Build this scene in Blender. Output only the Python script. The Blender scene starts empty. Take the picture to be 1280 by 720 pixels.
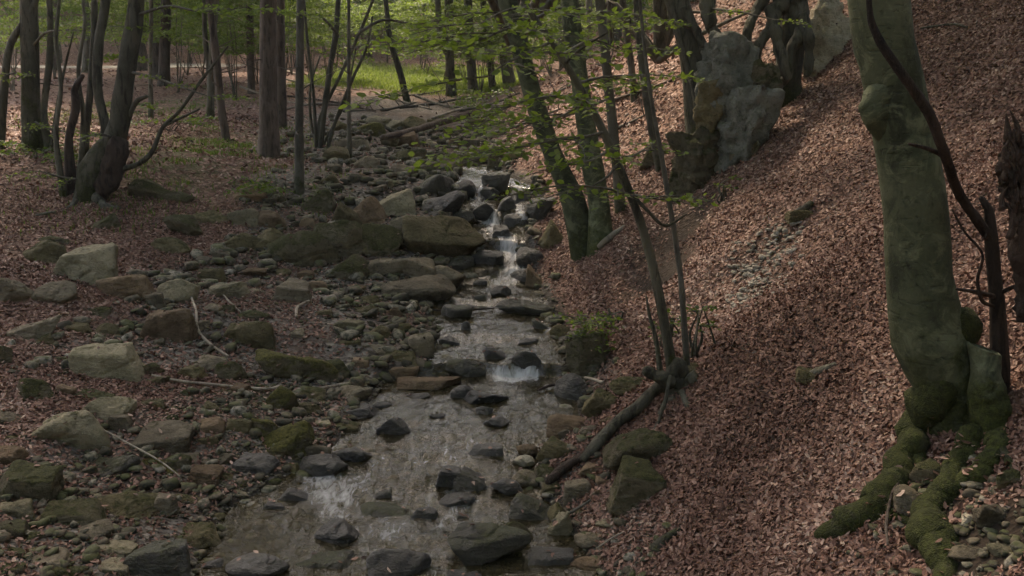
import bpy, bmesh, math, random, re
import numpy as np
from mathutils import Vector

PI = math.pi
S = 1.4                      # metres per design unit
F = 1244.0                   # focal length in photo pixels
PITCH = math.radians(12.0)
CP, SP = math.cos(PITCH), math.sin(PITCH)
rng = np.random.default_rng(11)
scene = bpy.context.scene
col = bpy.context.collection

# ------------------------------------------------------------------ noise
def _h(ix, iy, iz, seed):
    n = (ix.astype(np.int64) * 374761393 + iy.astype(np.int64) * 668265263 + iz.astype(np.int64) * 2147483647 + seed * 1274126177) & 0xFFFFFFFF
    n = ((n ^ (n >> 13)) * 1274126177) & 0xFFFFFFFF
    n = ((n ^ (n >> 16)) * 2246822519) & 0xFFFFFFFF
    return ((n ^ (n >> 15)) & 0xFFFFFF) / float(0xFFFFFF) * 2 - 1

def vnoise(p, seed=0):
    f = np.floor(p); t = p - f; t = t * t * (3 - 2 * t)
    ix, iy, iz = f[:, 0], f[:, 1], f[:, 2]
    r = 0
    for dx in (0, 1):
        wx = t[:, 0] if dx else 1 - t[:, 0]
        for dy in (0, 1):
            wy = t[:, 1] if dy else 1 - t[:, 1]
            for dz in (0, 1):
                wz = t[:, 2] if dz else 1 - t[:, 2]
                r = r + wx * wy * wz * _h(ix + dx, iy + dy, iz + dz, seed)
    return r

def fbm(p, scale, octs=4, seed=0, gain=.5):
    q = np.asarray(p, float) * scale
    a, r, tot = 1.0, 0, 0
    for i in range(octs):
        r = r + a * vnoise(q + 17.3 * i, seed + i); tot += a
        a *= gain; q = q * 2.03
    return r / tot

def fbm2(x, y, scale, octs=4, seed=0):
    return fbm(np.stack([x, y, np.zeros_like(x)], 1), scale, octs, seed)

# ------------------------------------------------------------------ terrain (design units inside)
ZK = np.array([(-8, -2.7), (0, -2.5), (3, -2.36), (4.3, -2.31), (5.2, -2.28), (5.7, -2.2), (7.15, -2.18), (7.3, -2.1), (8.8, -2.08), (9.6, -1.95),
      (10.6, -1.66), (11.5, -1.34), (12.5, -1.22), (14, -1.1), (17, -.93), (20, -.7), (22, -.47), (24, -.3), (34, .3), (45, 1.6), (60, 5), (110, 20)])
WK = np.array([(-8, -2.7), (0, -2.5), (3, -2.36), (4.15, -2.34), (4.3, -2.3), (4.9, -2.29), (5.1, -2.275), (5.35, -2.245), (5.65, -2.215), (5.95, -2.19), (7.1, -2.18), (7.17, -2.10), (7.6, -2.09), (7.85, -2.055), (8.8, -2.04),
      (9.0, -2.0), (9.55, -1.98), (9.8, -1.93), (9.9, -1.87), (10.3, -1.78), (10.38, -1.68), (10.85, -1.58), (10.95, -1.44), (11.4, -1.36), (11.5, -1.26), (11.9, -1.21), (13, -1.15), (14, -1.1), (17, -.93), (20, -.7), (22, -.47), (24, -.3), (34, .3), (45, 1.6), (60, 5), (110, 20)])
EDG = [  # Y, row, left u, right u
    (3.2, 800, 200, 790), (4.3, 720, 245, 740), (4.65, 680, 262, 715), (5.0, 640, 285, 690), (5.4, 600, 370, 665), (5.7, 560, 425, 690), (6.2, 520, 450, 722), (6.95, 480, 480, 725),
    (7.25, 450, 545, 712), (7.9, 420, 550, 700), (8.75, 390, 532, 690), (9.6, 350, 575, 660), (10.5, 310, 590, 655), (11.1, 270, 572, 664), (11.6, 240, 568, 664), (12.4, 220, 575, 630)]
def x_at(Y, v, u):
    return (u - 640) / F * Y / (CP + (360 - v) / F * SP)
EY = np.array([e[0] for e in EDG] + [14, 17, 20, 24, 30, 40, 60])
EL = np.array([x_at(e[0], e[1], e[2]) for e in EDG] + [-1.9, -2.4, -2.6, -3.0, -4, -6, -8])
ER = np.array([x_at(e[0], e[1], e[3]) for e in EDG] + [-.3, -.4, -.7, -.2, 1.5, 4, 8])

def W_raw(x, y): return np.interp(y, WK[:, 0], WK[:, 1])
def edges(y): return np.interp(y, EY, EL), np.interp(y, EY, ER)

def stepj(x, y):
    return (.16 + .34 * np.clip((y - 9.2) * 2, 0, 1)) * fbm2(x, y * .3, np.where(True, 3.2, 0), 3, 44) * np.clip((y - 4.4) * 3, 0, 1) * np.clip((12.8 - y) * 1.2, 0, 1)
def T_raw(x, y):
    zs = np.interp(y, ZK[:, 0], ZK[:, 1]); w = W_raw(x, y + stepj(x, y))
    xl, xr = edges(y)
    wig = .08 * fbm2(x, y, 1.6, 3, 5)
    xl = xl + wig; xr = xr - wig
    c = (2 * x - xl - xr) / np.maximum(xr - xl, .2)
    bed = w - .10 * np.clip(1 - c * c, 0, 1) - .02
    dl = np.maximum(xl - x, 0); dr = np.maximum(x - xr, 0)
    d = np.maximum(dl, dr)
    lb = np.interp(y, [0, 8, 10, 14, 20, 34, 60], [.19, .17, .10, .04, .03, .0, .0])
    left = lb * np.where(dl > 4, 4 + (dl - 4) * .6, dl) + .05 * (1 - np.exp(-dl / .2))
    rb = np.interp(y, [0, 10, 14, 20, 24, 40, 60], [.68, .70, .70, .5, .3, .2, .1])
    right = rb * (np.where(dr > 7, 7 + (dr - 7) * .45, dr) - .12 * (1 - np.exp(-dr / .15))) + .05 * (1 - np.exp(-dr / .2))
    bank = np.where(dl > dr, left, right)
    t = np.clip(d / .35, 0, 1); t = t * t * (3 - 2 * t)
    base = w * (1 - t) + zs * t
    z = np.where(d > 0, base + bank, bed)
    # brown rise beyond the path, far left
    z = z + np.clip((y - 35) / 10, 0, 1) * np.clip((-x - 6) / 8, 0, 1) * .9
    # dug scar on the slope with a small brow above
    sx, sy = 1.18, 8.45
    e = ((x - sx) / .42) ** 2 + ((y - sy) / .6) ** 2
    z = z - .22 * np.exp(-e)
    e2 = ((x - 1.0) / .25) ** 2 + ((y - 9.3) / .4) ** 2
    z = z + .12 * np.exp(-e2)
    am = np.clip(d / .6, 0, 1)
    z = z + am * (.075 * fbm2(x, y, .7, 3, 1) + .03 * fbm2(x, y, 3.0, 3, 2)) + .012 * fbm2(x, y, 9, 3, 3)
    return z

def T(x, y):
    x = np.atleast_1d(np.asarray(x, float)); y = np.atleast_1d(np.asarray(y, float))
    return S * T_raw(x / S, y / S)
def Wz(x, y):
    return S * W_raw(np.asarray(x) / S, np.asarray(y) / S)

def ray(u, v):
    return np.array([(u - 640) / F, CP + (360 - v) / F * SP, -SP + (360 - v) / F * CP])
YS = np.concatenate([np.arange(3.0, 20, .04), np.arange(20, 110, .15)])
def hit(u, v, water=True):
    d = ray(u, v); t = YS / d[1]
    x, z = d[0] * t, d[2] * t
    g = T(x, YS)
    if water:
        xl, xr = edges(YS / S)
        inch = (x / S > xl) & (x / S < xr) & (YS / S < 13)
        g = np.where(inch, np.maximum(g, Wz(x, YS)), g)
    k = np.nonzero(z < g)[0]
    i = k[0] if len(k) else len(YS) - 1
    return np.array([x[i], YS[i], g[i]])
def at(u, v, Yw):
    d = ray(u, v); return d * (Yw / d[1])
def px(Yw, v=360):       # metres per pixel at world depth
    return Yw / (CP + (360 - v) / F * SP) / F
def proj(p):
    dep = p[1] * CP - p[2] * SP; up = p[1] * SP + p[2] * CP
    return 640 + F * p[0] / dep, 360 - F * up / dep

# ------------------------------------------------------------------ materials
def newmat(name):
    m = bpy.data.materials.new(name); m.use_nodes = True
    nt = m.node_tree; nt.nodes.clear()
    out = nt.nodes.new('ShaderNodeOutputMaterial')
    return m, nt, out
class NB:
    def __init__(s, nt): s.nt = nt
    def n(s, t, **k):
        o = s.nt.nodes.new(t)
        for a, b in k.items(): setattr(o, a, b)
        return o
    def l(s, a, b): s.nt.links.new(a, b)
    def put(s, sock, v):
        if hasattr(v, 'node'): s.l(v, sock)
        else: sock.default_value = v
    def noise(s, vec, scale, detail=4, rough=.55, dist=0):
        o = s.n('ShaderNodeTexNoise'); s.l(vec, o.inputs['Vector'])
        o.inputs['Scale'].default_value = scale; o.inputs['Detail'].default_value = detail
        o.inputs['Roughness'].default_value = rough; o.inputs['Distortion'].default_value = dist
        return o.outputs['Fac']
    def vor(s, vec, scale, feature='F1', out='Distance', rnd=1):
        o = s.n('ShaderNodeTexVoronoi', feature=feature); s.l(vec, o.inputs['Vector'])
        o.inputs['Scale'].default_value = scale; o.inputs['Randomness'].default_value = rnd
        return o.outputs[out]
    def math(s, op, a, b=0.0, clamp=False):
        o = s.n('ShaderNodeMath', operation=op); o.use_clamp = clamp
        s.put(o.inputs[0], a); s.put(o.inputs[1], b); return o.outputs[0]
    def ramp(s, fac, stops):
        o = s.n('ShaderNodeValToRGB'); s.l(fac, o.inputs[0])
        e = o.color_ramp.elements
        while len(e) < len(stops): e.new(.5)
        for i, (p, c) in enumerate(stops):
            e[i].position = p; e[i].color = (*c, 1) if len(c) == 3 else c
        return o.outputs[0]
    def sm(s, fac, a, b):
        o = s.n('ShaderNodeMapRange', interpolation_type='SMOOTHSTEP'); s.put(o.inputs[0], fac)
        o.inputs[1].default_value = a; o.inputs[2].default_value = b; return o.outputs[0]
    def mix(s, f, a, b, mode='MIX'):
        o = s.n('ShaderNodeMix', data_type='RGBA', blend_type=mode)
        s.put(o.inputs[0], f)
        for k, v in ((6, a), (7, b)):
            if hasattr(v, 'node'): s.l(v, o.inputs[k])
            else: o.inputs[k].default_value = (*v, 1)
        return o.outputs[2]
    def scalev(s, vec, sc):
        o = s.n('ShaderNodeMapping'); s.l(vec, o.inputs[0]); o.inputs['Scale'].default_value = sc; return o.outputs[0]
    def bump(s, h, strength, dist=.02, normal=None):
        o = s.n('ShaderNodeBump'); s.l(h, o.inputs['Height']); o.inputs['Strength'].default_value = strength
        o.inputs['Distance'].default_value = dist
        if normal: s.l(normal, o.inputs['Normal'])
        return o.outputs[0]
    def prin(s, colr, rough, normal=None, spec=.3):
        o = s.n('ShaderNodeBsdfPrincipled')
        if hasattr(colr, 'node'): s.l(colr, o.inputs['Base Color'])
        else: o.inputs['Base Color'].default_value = (*colr, 1)
        s.put(o.inputs['Roughness'], rough); o.inputs['Specular IOR Level'].default_value = spec
        if normal: s.l(normal, o.inputs['Normal'])
        return o.outputs[0]

def geo(b):
    g = b.n('ShaderNodeNewGeometry'); return g.outputs['Position'], g.outputs['Normal']
def attr(b, name):
    return b.n('ShaderNodeAttribute', attribute_name=name).outputs['Fac']

MAT = {}
def mat_ground():
    m, nt, out = newmat('forest_floor'); b = NB(nt); P, N = geo(b)
    warp = b.mix(.06, P, b.n('ShaderNodeTexNoise').outputs['Color'])
    v1 = b.vor(b.scalev(P, (1, 1.4, 1)), 22, out='Color'); v1d = b.vor(b.scalev(P, (1, 1.4, 1)), 22)
    big = b.noise(P, .8, 3); fine = b.noise(P, 60, 3)
    sep = b.n('ShaderNodeSeparateColor'); b.l(v1, sep.inputs[0])
    leafc = b.ramp(sep.outputs[0], [(0, (.055, .03, .022)), (.4, (.12, .065, .045)), (.75, (.20, .115, .085)), (1, (.30, .2, .15))])
    soil = b.mix(fine, (.014, .010, .007), (.055, .038, .027))
    grav = b.ramp(sep.outputs[1], [(0, (.05, .042, .034)), (.5, (.12, .1, .082)), (1, (.22, .19, .16))])
    lm = attr(b, 'leafy'); rm = attr(b, 'rocky'); gm = attr(b, 'grassy')
    c = b.mix(lm, soil, leafc)
    c = b.mix(b.math('MULTIPLY', rm, b.sm(big, .3, .6)), c, grav)
    c = b.mix(b.math('MULTIPLY', gm, b.sm(b.noise(P, 3, 4), .4, .62)), c, b.mix(fine, (.035, .05, .014), (.09, .11, .035)))
    c = b.mix(attr(b, 'path'), c, b.mix(fine, (.2, .18, .15), (.34, .31, .27)))
    c = b.mix(b.math('MULTIPLY', attr(b, 'wet'), .6), c, (.012, .010, .006))
    nb = b.bump(v1d, .7, .03); nb = b.bump(fine, .4, .012, nb)
    b.l(b.prin(c, .9, nb, .15), out.inputs[0]); return m

def mat_leaf(name, stops, trans=0.0, rough=.6, spec=.25):
    m, nt, out = newmat(name); b = NB(nt); P, N = geo(b)
    c = b.ramp(attr(b, 'rnd'), stops)
    c = b.mix(b.math('MULTIPLY', b.noise(P, 55, 2), .45), c, (.02, .014, .008))
    sh = b.prin(c, rough, None, spec)
    if trans:
        t = b.n('ShaderNodeBsdfTranslucent'); b.l(b.mix(.5, c, (.22, .32, .03)), t.inputs[0])
        mx = b.n('ShaderNodeMixShader'); mx.inputs[0].default_value = trans
        b.l(sh, mx.inputs[1]); b.l(t.outputs[0], mx.inputs[2]); sh = mx.outputs[0]
    b.l(sh, out.inputs[0]); return m

def mat_rock(name, ca, cb, cc, moss=.3, wet=0.0, mossc=((.03, .034, .010), (.085, .085, .024))):
    m, nt, out = newmat(name); b = NB(nt); P, N = geo(b)
    oi = b.n('ShaderNodeObjectInfo').outputs['Random']
    n1 = b.noise(P, 2.6, 5, .6, .6); n2 = b.noise(P, 16, 6, .65, .3); n3 = b.noise(P, 95, 4, .7)
    st = b.noise(b.scalev(P, (2, 2, 14)), 2.2, 4, .6, 1.2)
    c = b.mix(b.sm(n1, .38, .62), ca, cb)
    c = b.mix(b.math('MULTIPLY', b.sm(n2, .5, .68), .65), c, cc)
    c = b.mix(b.math('MULTIPLY', b.sm(n2, .45, .3), .6), c, tuple(.35 * k for k in ca))
    c = b.mix(b.math('MULTIPLY', b.sm(st, .52, .7), .35), c, tuple(.45 * k for k in cb))
    c = b.mix(b.math('MULTIPLY', b.sm(n3, .56, .75), .45), c, tuple(min(1, 1.9 * k) for k in cb))
    br = b.math('ADD', b.math('MULTIPLY', oi, .75), .86)
    vb = b.n('ShaderNodeCombineColor'); [b.l(br, vb.inputs[i]) for i in range(3)]
    c = b.mix(1.0, c, vb.outputs[0], 'MULTIPLY')
    sx = b.n('ShaderNodeSeparateXYZ'); b.l(N, sx.inputs[0])
    mm = b.math('ADD', b.math('MULTIPLY', sx.outputs[2], .38), b.math('MULTIPLY', n1, 1.1))
    mm = b.math('ADD', mm, b.math('MULTIPLY', n2, .7)); mm = b.math('ADD', mm, b.math('MULTIPLY', oi, .12))
    th = 1.62 - moss
    mk = b.sm(mm, th, th + .28)
    mc = b.mix(b.sm(b.noise(P, 40, 4, .7), .3, .7), mossc[0], mossc[1])
    c = b.mix(b.math('MULTIPLY', mk, .9), c, mc)
    h = b.math('ADD', b.math('MULTIPLY', n2, 1.0), b.math('MULTIPLY', n3, .35))
    h = b.math('ADD', h, b.math('MULTIPLY', st, .5))
    h = b.math('ADD', h, b.math('MULTIPLY', mk, b.noise(P, 130, 2)))
    nb = b.bump(h, 1.0, .045)
    rg = .88 if not wet else .32
    b.l(b.prin(c, b.math('ADD', rg, b.math('MULTIPLY', n3, .25)) if wet else rg, nb, .2 + .4 * wet), out.inputs[0]); return m

def mat_bark(name, ca, cb, dark, zstretch=.25, bumpd=.02, moss=.0, hmarks=False, scale=9):
    m, nt, out = newmat(name); b = NB(nt); P, N = geo(b)
    oi = b.n('ShaderNodeObjectInfo').outputs['Random']
    Q = b.scalev(P, (1, 1, zstretch))
    n1 = b.noise(P, 1.8, 4, .6, .4); n2 = b.noise(Q, scale, 6, .65, .5); n3 = b.noise(P, 60, 3, .7)
    c = b.mix(b.sm(n1, .35, .65), ca, cb)
    c = b.mix(b.math('MULTIPLY', b.sm(n2, .52, .36), .75), c, dark)
    c = b.mix(b.math('MULTIPLY', b.sm(n3, .55, .75), .3), c, tuple(min(1, 1.8 * k) for k in cb))
    h = b.math('ADD', n2, b.math('MULTIPLY', n3, .3))
    if hmarks:
        hm = b.noise(b.scalev(P, (1.2, 1.2, 9)), 4.0, 4, .6, .3)
        mk = b.sm(hm, .57, .68)
        c = b.mix(b.math('MULTIPLY', mk, .4), c, dark); h = b.math('SUBTRACT', h, b.math('MULTIPLY', mk, .25))
        gp = b.sm(b.noise(P, 4.5, 6, .7, 1.2), .5, .62)      # pale lichen bloom
        c = b.mix(b.math('MULTIPLY', gp, .6), c, tuple(1.75 * k for k in cb))
        dk = b.sm(b.noise(b.scalev(P, (1, 1, 1.8)), 2.6, 6, .7, 1.0), .5, .64)
        c = b.mix(b.math('MULTIPLY', dk, .55), c, (.028, .033, .014))
        rr_ = b.sm(b.noise(P, 22, 4, .75), .55, .7)
        c = b.mix(b.math('MULTIPLY', rr_, .4), c, dark); h = b.math('SUBTRACT', h, b.math('MULTIPLY', rr_, .4))
    ms = b.math('ADD', attr(b, 'moss'), moss)
    mk2 = b.sm(b.math('ADD', b.math('MULTIPLY', b.noise(P, 7, 5, .65), 1.0), ms), .85, 1.15)
    c = b.mix(b.math('MULTIPLY', mk2, .92), c, b.mix(b.sm(b.noise(P, 35, 4, .7), .3, .7), (.018, .022, .005), (.06, .066, .014)))
    h = b.math('ADD', h, b.math('MULTIPLY', mk2, b.noise(P, 110, 2)))
    br = b.math('ADD', b.math('MULTIPLY', oi, .5), .75)
    vb = b.n('ShaderNodeCombineColor'); [b.l(br, vb.inputs[i]) for i in range(3)]
    c = b.mix(1.0, c, vb.outputs[0], 'MULTIPLY')
    b.l(b.prin(c, .85, b.bump(h, .8, bumpd), .2), out.inputs[0]); return m

def mat_water():
    m, nt, out = newmat('stream_water'); b = NB(nt); P, N = geo(b)
    fl = attr(b, 'foam')
    Q = b.scalev(P, (1, .35, .6))
    n1 = b.noise(Q, 16, 4, .6, .8); n2 = b.noise(Q, 50, 3, .6, .5); n3 = b.noise(P, 7, 3)
    h = b.math('ADD', b.math('MULTIPLY', n1, .8), b.math('MULTIPLY', n2, .3))
    h = b.math('ADD', h, b.math('MULTIPLY', n3, .4))
    nb = b.bump(h, .5, .035)
    tr = b.n('ShaderNodeBsdfTransparent'); tr.inputs[0].default_value = (.62, .54, .36, 1)
    murk = b.n('ShaderNodeBsdfDiffuse'); murk.inputs[0].default_value = (.085, .068, .036, 1); b.l(nb, murk.inputs['Normal'])
    m0 = b.n('ShaderNodeMixShader'); m0.inputs[0].default_value = .26; b.l(tr.outputs[0], m0.inputs[1]); b.l(murk.outputs[0], m0.inputs[2])
    gl = b.n('ShaderNodeBsdfGlossy'); gl.inputs['Roughness'].default_value = .11; b.l(nb, gl.inputs['Normal'])
    fr = b.n('ShaderNodeFresnel'); fr.inputs[0].default_value = 1.36; b.l(nb, fr.inputs[1])
    m1 = b.n('ShaderNodeMixShader'); b.l(b.math('MULTIPLY', fr.outputs[0], 1.0, True), m1.inputs[0]); b.l(m0.outputs[0], m1.inputs[1]); b.l(gl.outputs[0], m1.inputs[2])
    fs = b.noise(b.scalev(P, (1, .35, .3)), 14, 4, .62, 1.6); fb = b.noise(b.scalev(P, (1, .5, .5)), 5, 3, .55, .8)
    fm = b.math('ADD', b.math('MULTIPLY', fs, 1.1), b.math('MULTIPLY', fb, 1.1))
    fm = b.math('ADD', fm, b.math('MULTIPLY', fl, .85))
    mask = b.math('MULTIPLY', b.sm(fm, 1.40, 2.25), .78)
    fo = b.prin((.52, .51, .50), .55, b.bump(fs, .3, .02), .3)
    m2 = b.n('ShaderNodeMixShader'); b.l(b.math('MULTIPLY', mask, b.sm(fl, .02, .25)), m2.inputs[0]); b.l(m1.outputs[0], m2.inputs[1]); b.l(fo, m2.inputs[2])
    b.l(m2.outputs[0], out.inputs[0]); return m

G = MAT
G['ground'] = mat_ground()
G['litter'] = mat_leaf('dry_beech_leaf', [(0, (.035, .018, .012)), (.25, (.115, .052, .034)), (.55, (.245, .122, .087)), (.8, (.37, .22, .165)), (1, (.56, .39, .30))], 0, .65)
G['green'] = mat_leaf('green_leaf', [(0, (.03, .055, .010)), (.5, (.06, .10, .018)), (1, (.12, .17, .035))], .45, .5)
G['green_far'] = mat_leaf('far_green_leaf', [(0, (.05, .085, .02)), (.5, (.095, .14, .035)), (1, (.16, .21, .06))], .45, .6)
G['lime'] = mat_leaf('sunlit_leaf', [(0, (.09, .14, .02)), (.5, (.15, .21, .04)), (1, (.23, .28, .07))], .5, .5)  # lime leaf; sunlit look of the lit sprays is put into its colour
G['grass'] = mat_leaf('grass_blade', [(0, (.08, .12, .025)), (.5, (.17, .22, .05)), (1, (.30, .33, .10))], .4, .6)
G['r_pale'] = mat_rock('pale_sandstone', (0.165, 0.139, 0.086), (0.248, 0.206, 0.133), (0.094, 0.083, 0.043), .25)
G['r_grey'] = mat_rock('grey_sandstone', (0.110, 0.088, 0.060), (0.182, 0.145, 0.099), (0.061, 0.051, 0.029), .25)
G['r_brown'] = mat_rock('brown_sandstone', (0.116, 0.076, 0.045), (0.193, 0.132, 0.082), (0.066, 0.049, 0.026), .22)
G['r_olive'] = mat_rock('olive_stone', (0.094, 0.075, 0.039), (0.154, 0.122, 0.065), (0.053, 0.044, 0.019), .42)
G['r_moss'] = mat_rock('mossy_stone', (0.094, 0.076, 0.047), (0.149, 0.122, 0.077), (0.044, 0.041, 0.017), .62)
G['r_ymoss'] = mat_rock('yellow_moss_stone', (0.099, 0.080, 0.050), (0.154, 0.122, 0.077), (0.061, 0.051, 0.017), .76, 0, ((.055, .055, .012), (.165, .145, .035)))
G['r_wet'] = mat_rock('wet_stone', (.026, .022, .018), (.055, .046, .036), (.02, .02, .012), .12, 1)
G['r_wetmoss'] = mat_rock('wet_mossy_stone', (.036, .031, .022), (.065, .055, .04), (.03, .031, .013), .45, .7)
G['r_lime'] = mat_rock('pale_limestone', (0.242, 0.201, 0.142), (0.418, 0.353, 0.258), (0.110, 0.098, 0.052), .25)
G['r_crag'] = mat_rock('crag_stone', (.125, .12, .095), (.21, .20, .165), (.06, .062, .035), .34)
G['b_beech'] = mat_bark('beech_bark', (.066, .072, .038), (.104, .108, .062), (.022, .024, .014), .5, .016, .14, True, 5)
G['b_dark'] = mat_bark('dark_bark', (.066, .060, .042), (.115, .102, .074), (.020, .017, .012), .18, .035, .16, False, 14)
G['b_grey'] = mat_bark('grey_bark', (.085, .075, .058), (.13, .115, .09), (.04, .034, .025), .4, .02, .1, False, 10)
G['b_brown'] = mat_bark('brown_bark', (.075, .055, .042), (.12, .09, .07), (.025, .018, .014), .16, .035, .0, False, 16)
G['b_root'] = mat_bark('mossy_root_bark', (.04, .035, .025), (.07, .06, .045), (.015, .012, .009), .6, .03, .42, False, 8)
G['b_pale'] = mat_bark('weathered_wood', (.2, .16, .12), (.32, .27, .21), (.09, .07, .05), .6, .01, -.3, False, 12)
G['b_dead'] = mat_bark('rotten_wood', (.035, .024, .018), (.06, .04, .03), (.008, .006, .005), .2, .04, -.1, False, 14)
G['water'] = mat_water()

# ------------------------------------------------------------------ mesh helpers
def mk(name, verts, faces, mat, parent=None, smooth=True, attrs=None):
    verts = np.asarray(verts, np.float32)
    groups = faces if isinstance(faces, list) else [faces]
    me = bpy.data.meshes.new(name)
    me.vertices.add(len(verts)); me.vertices.foreach_set('co', verts.ravel())
    loops = np.concatenate([np.asarray(g, np.int32).ravel() for g in groups])
    cnt = np.concatenate([np.full(len(g), g.shape[1], np.int32) for g in groups])
    st = np.concatenate([[0], np.cumsum(cnt)[:-1]]).astype(np.int32)
    me.loops.add(len(loops)); me.loops.foreach_set('vertex_index', loops)
    me.polygons.add(len(cnt)); me.polygons.foreach_set('loop_start', st); me.polygons.foreach_set('loop_total', cnt)
    me.polygons.foreach_set('use_smooth', np.full(len(cnt), smooth))
    for k, a in (attrs or {}).items():
        at_ = me.attributes.new(k, 'FLOAT', 'POINT'); at_.data.foreach_set('value', np.asarray(a, np.float32))
    me.materials.append(mat)
    me.update(calc_edges=True)
    o = bpy.data.objects.new(name, me); col.objects.link(o)
    if parent is not None: o.parent = parent
    return o

class Acc:
    """collects pieces of one mesh"""
    def __init__(s): s.v = []; s.q = []; s.t = []; s.a = []; s.n = 0
    def add(s, v, f, a=None):
        v = np.asarray(v); f = np.asarray(f)
        (s.q if f.shape[1] == 4 else s.t).append(f + s.n)
        s.v.append(v); s.a.append(np.zeros(len(v)) if a is None else np.broadcast_to(a, (len(v),)))
        s.n += len(v)
    def build(s, name, mat, parent=None, origin=None, smooth=True, attr='rnd'):
        if not s.v: return None
        v = np.concatenate(s.v)
        if origin is not None: v = v - np.asarray(origin)
        fs = []
        if s.q: fs.append(np.concatenate(s.q))
        if s.t: fs.append(np.concatenate(s.t))
        return mk(name, v, fs, mat, parent, smooth, {attr: np.concatenate(s.a)})

def tag(o, label=None, cat=None, group=None, kind=None):
    if label: o['label'] = label
    if cat: o['category'] = cat
    if group: o['group'] = group
    if kind: o['kind'] = kind
    return o
def thing(name, loc, label, cat, group=None):
    o = bpy.data.objects.new(name, None); col.objects.link(o)
    o.location = tuple(float(k) for k in loc); o.empty_display_size = .2
    return tag(o, label, cat, group)

def catmull(P, R, n):
    P = np.asarray(P, float); R = np.asarray(R, float)
    if len(P) < 3:
        t = np.linspace(0, 1, n)[:, None]
        return P[0] + (P[-1] - P[0]) * t, R[0] + (R[-1] - R[0]) * t[:, 0]
    A = np.vstack([2 * P[0] - P[1], P, 2 * P[-1] - P[-2]])
    seg = np.linalg.norm(np.diff(P, axis=0), axis=1); cum = np.concatenate([[0], np.cumsum(seg)])
    s = np.linspace(0, cum[-1], n)
    i = np.clip(np.searchsorted(cum, s, 'right') - 1, 0, len(seg) - 1)
    t = ((s - cum[i]) / np.maximum(seg[i], 1e-9))[:, None]
    p0, p1, p2, p3 = A[i], A[i + 1], A[i + 2], A[i + 3]
    Q = .5 * ((2 * p1) + (-p0 + p2) * t + (2 * p0 - 5 * p1 + 4 * p2 - p3) * t ** 2 + (-p0 + 3 * p1 - 3 * p2 + p3) * t ** 3)
    return Q, np.interp(s, cum, R)

def tube(P, R, sides=10, seg=None, seed=0, lump=.08, lumpscale=None, spiral=0.0, ridges=0.0):
    P = np.asarray(P, float); R = np.asarray(R, float)
    L = np.linalg.norm(np.diff(P, axis=0), axis=1).sum()
    n = seg or int(np.clip(L / max(R.mean() * .9, .012), 4, 160))
    Q, rr = catmull(P, R, n)
    Tn = np.gradient(Q, axis=0); Tn /= np.maximum(np.linalg.norm(Tn, axis=1, keepdims=True), 1e-9)
    up = np.array([0, 1, 0.]) if abs(Tn[0][1]) < .9 else np.array([1., 0, 0])
    X = np.zeros_like(Q); x = np.cross(Tn[0], up); x /= np.linalg.norm(x)
    for i in range(n):
        x = x - Tn[i] * x.dot(Tn[i]); x /= max(np.linalg.norm(x), 1e-9); X[i] = x
    Yv = np.cross(Tn, X)
    a = np.linspace(0, 2 * PI, sides, endpoint=False)
    ca, sa = np.cos(a)[None, :, None], np.sin(a)[None, :, None]
    D = X[:, None, :] * ca + Yv[:, None, :] * sa
    V = Q[:, None, :] + D * rr[:, None, None]
    if lump:
        f = fbm(V.reshape(-1, 3), lumpscale or (.6 / max(R.max(), .01)), 3, seed).reshape(n, sides, 1)
        V = V + D * rr[:, None, None] * f * lump * 2
    if ridges:
        ph = a[None, :, None] * 5 + seed; V = V + D * rr[:, None, None] * ridges * np.sin(ph + np.linspace(0, 3, n)[:, None, None])
    V = V.reshape(-1, 3)
    i = np.arange(n - 1)[:, None] * sides; j = np.arange(sides)[None, :]; k = (j + 1) % sides
    q = np.stack([i + j, i + k, i + sides + k, i + sides + j], -1).reshape(-1, 4)
    nv = len(V); V = np.vstack([V, Q[-1] + Tn[-1] * rr[-1] * .6, Q[0] - Tn[0] * rr[0] * .3])
    jj = np.arange(sides); b0 = (n - 1) * sides
    t1 = np.stack([b0 + jj, b0 + (jj + 1) % sides, np.full(sides, nv)], 1)
    t2 = np.stack([(jj + 1) % sides, jj, np.full(sides, nv + 1)], 1)
    return V, q, np.vstack([t1, t2])
def add_tube(acc, *a, attrv=None, **k):
    V, q, t = tube(*a, **k)
    n = acc.n
    av = attrv(V) if callable(attrv) else attrv
    acc.add(V, q, av)
    acc.t.append(t + n)

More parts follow.
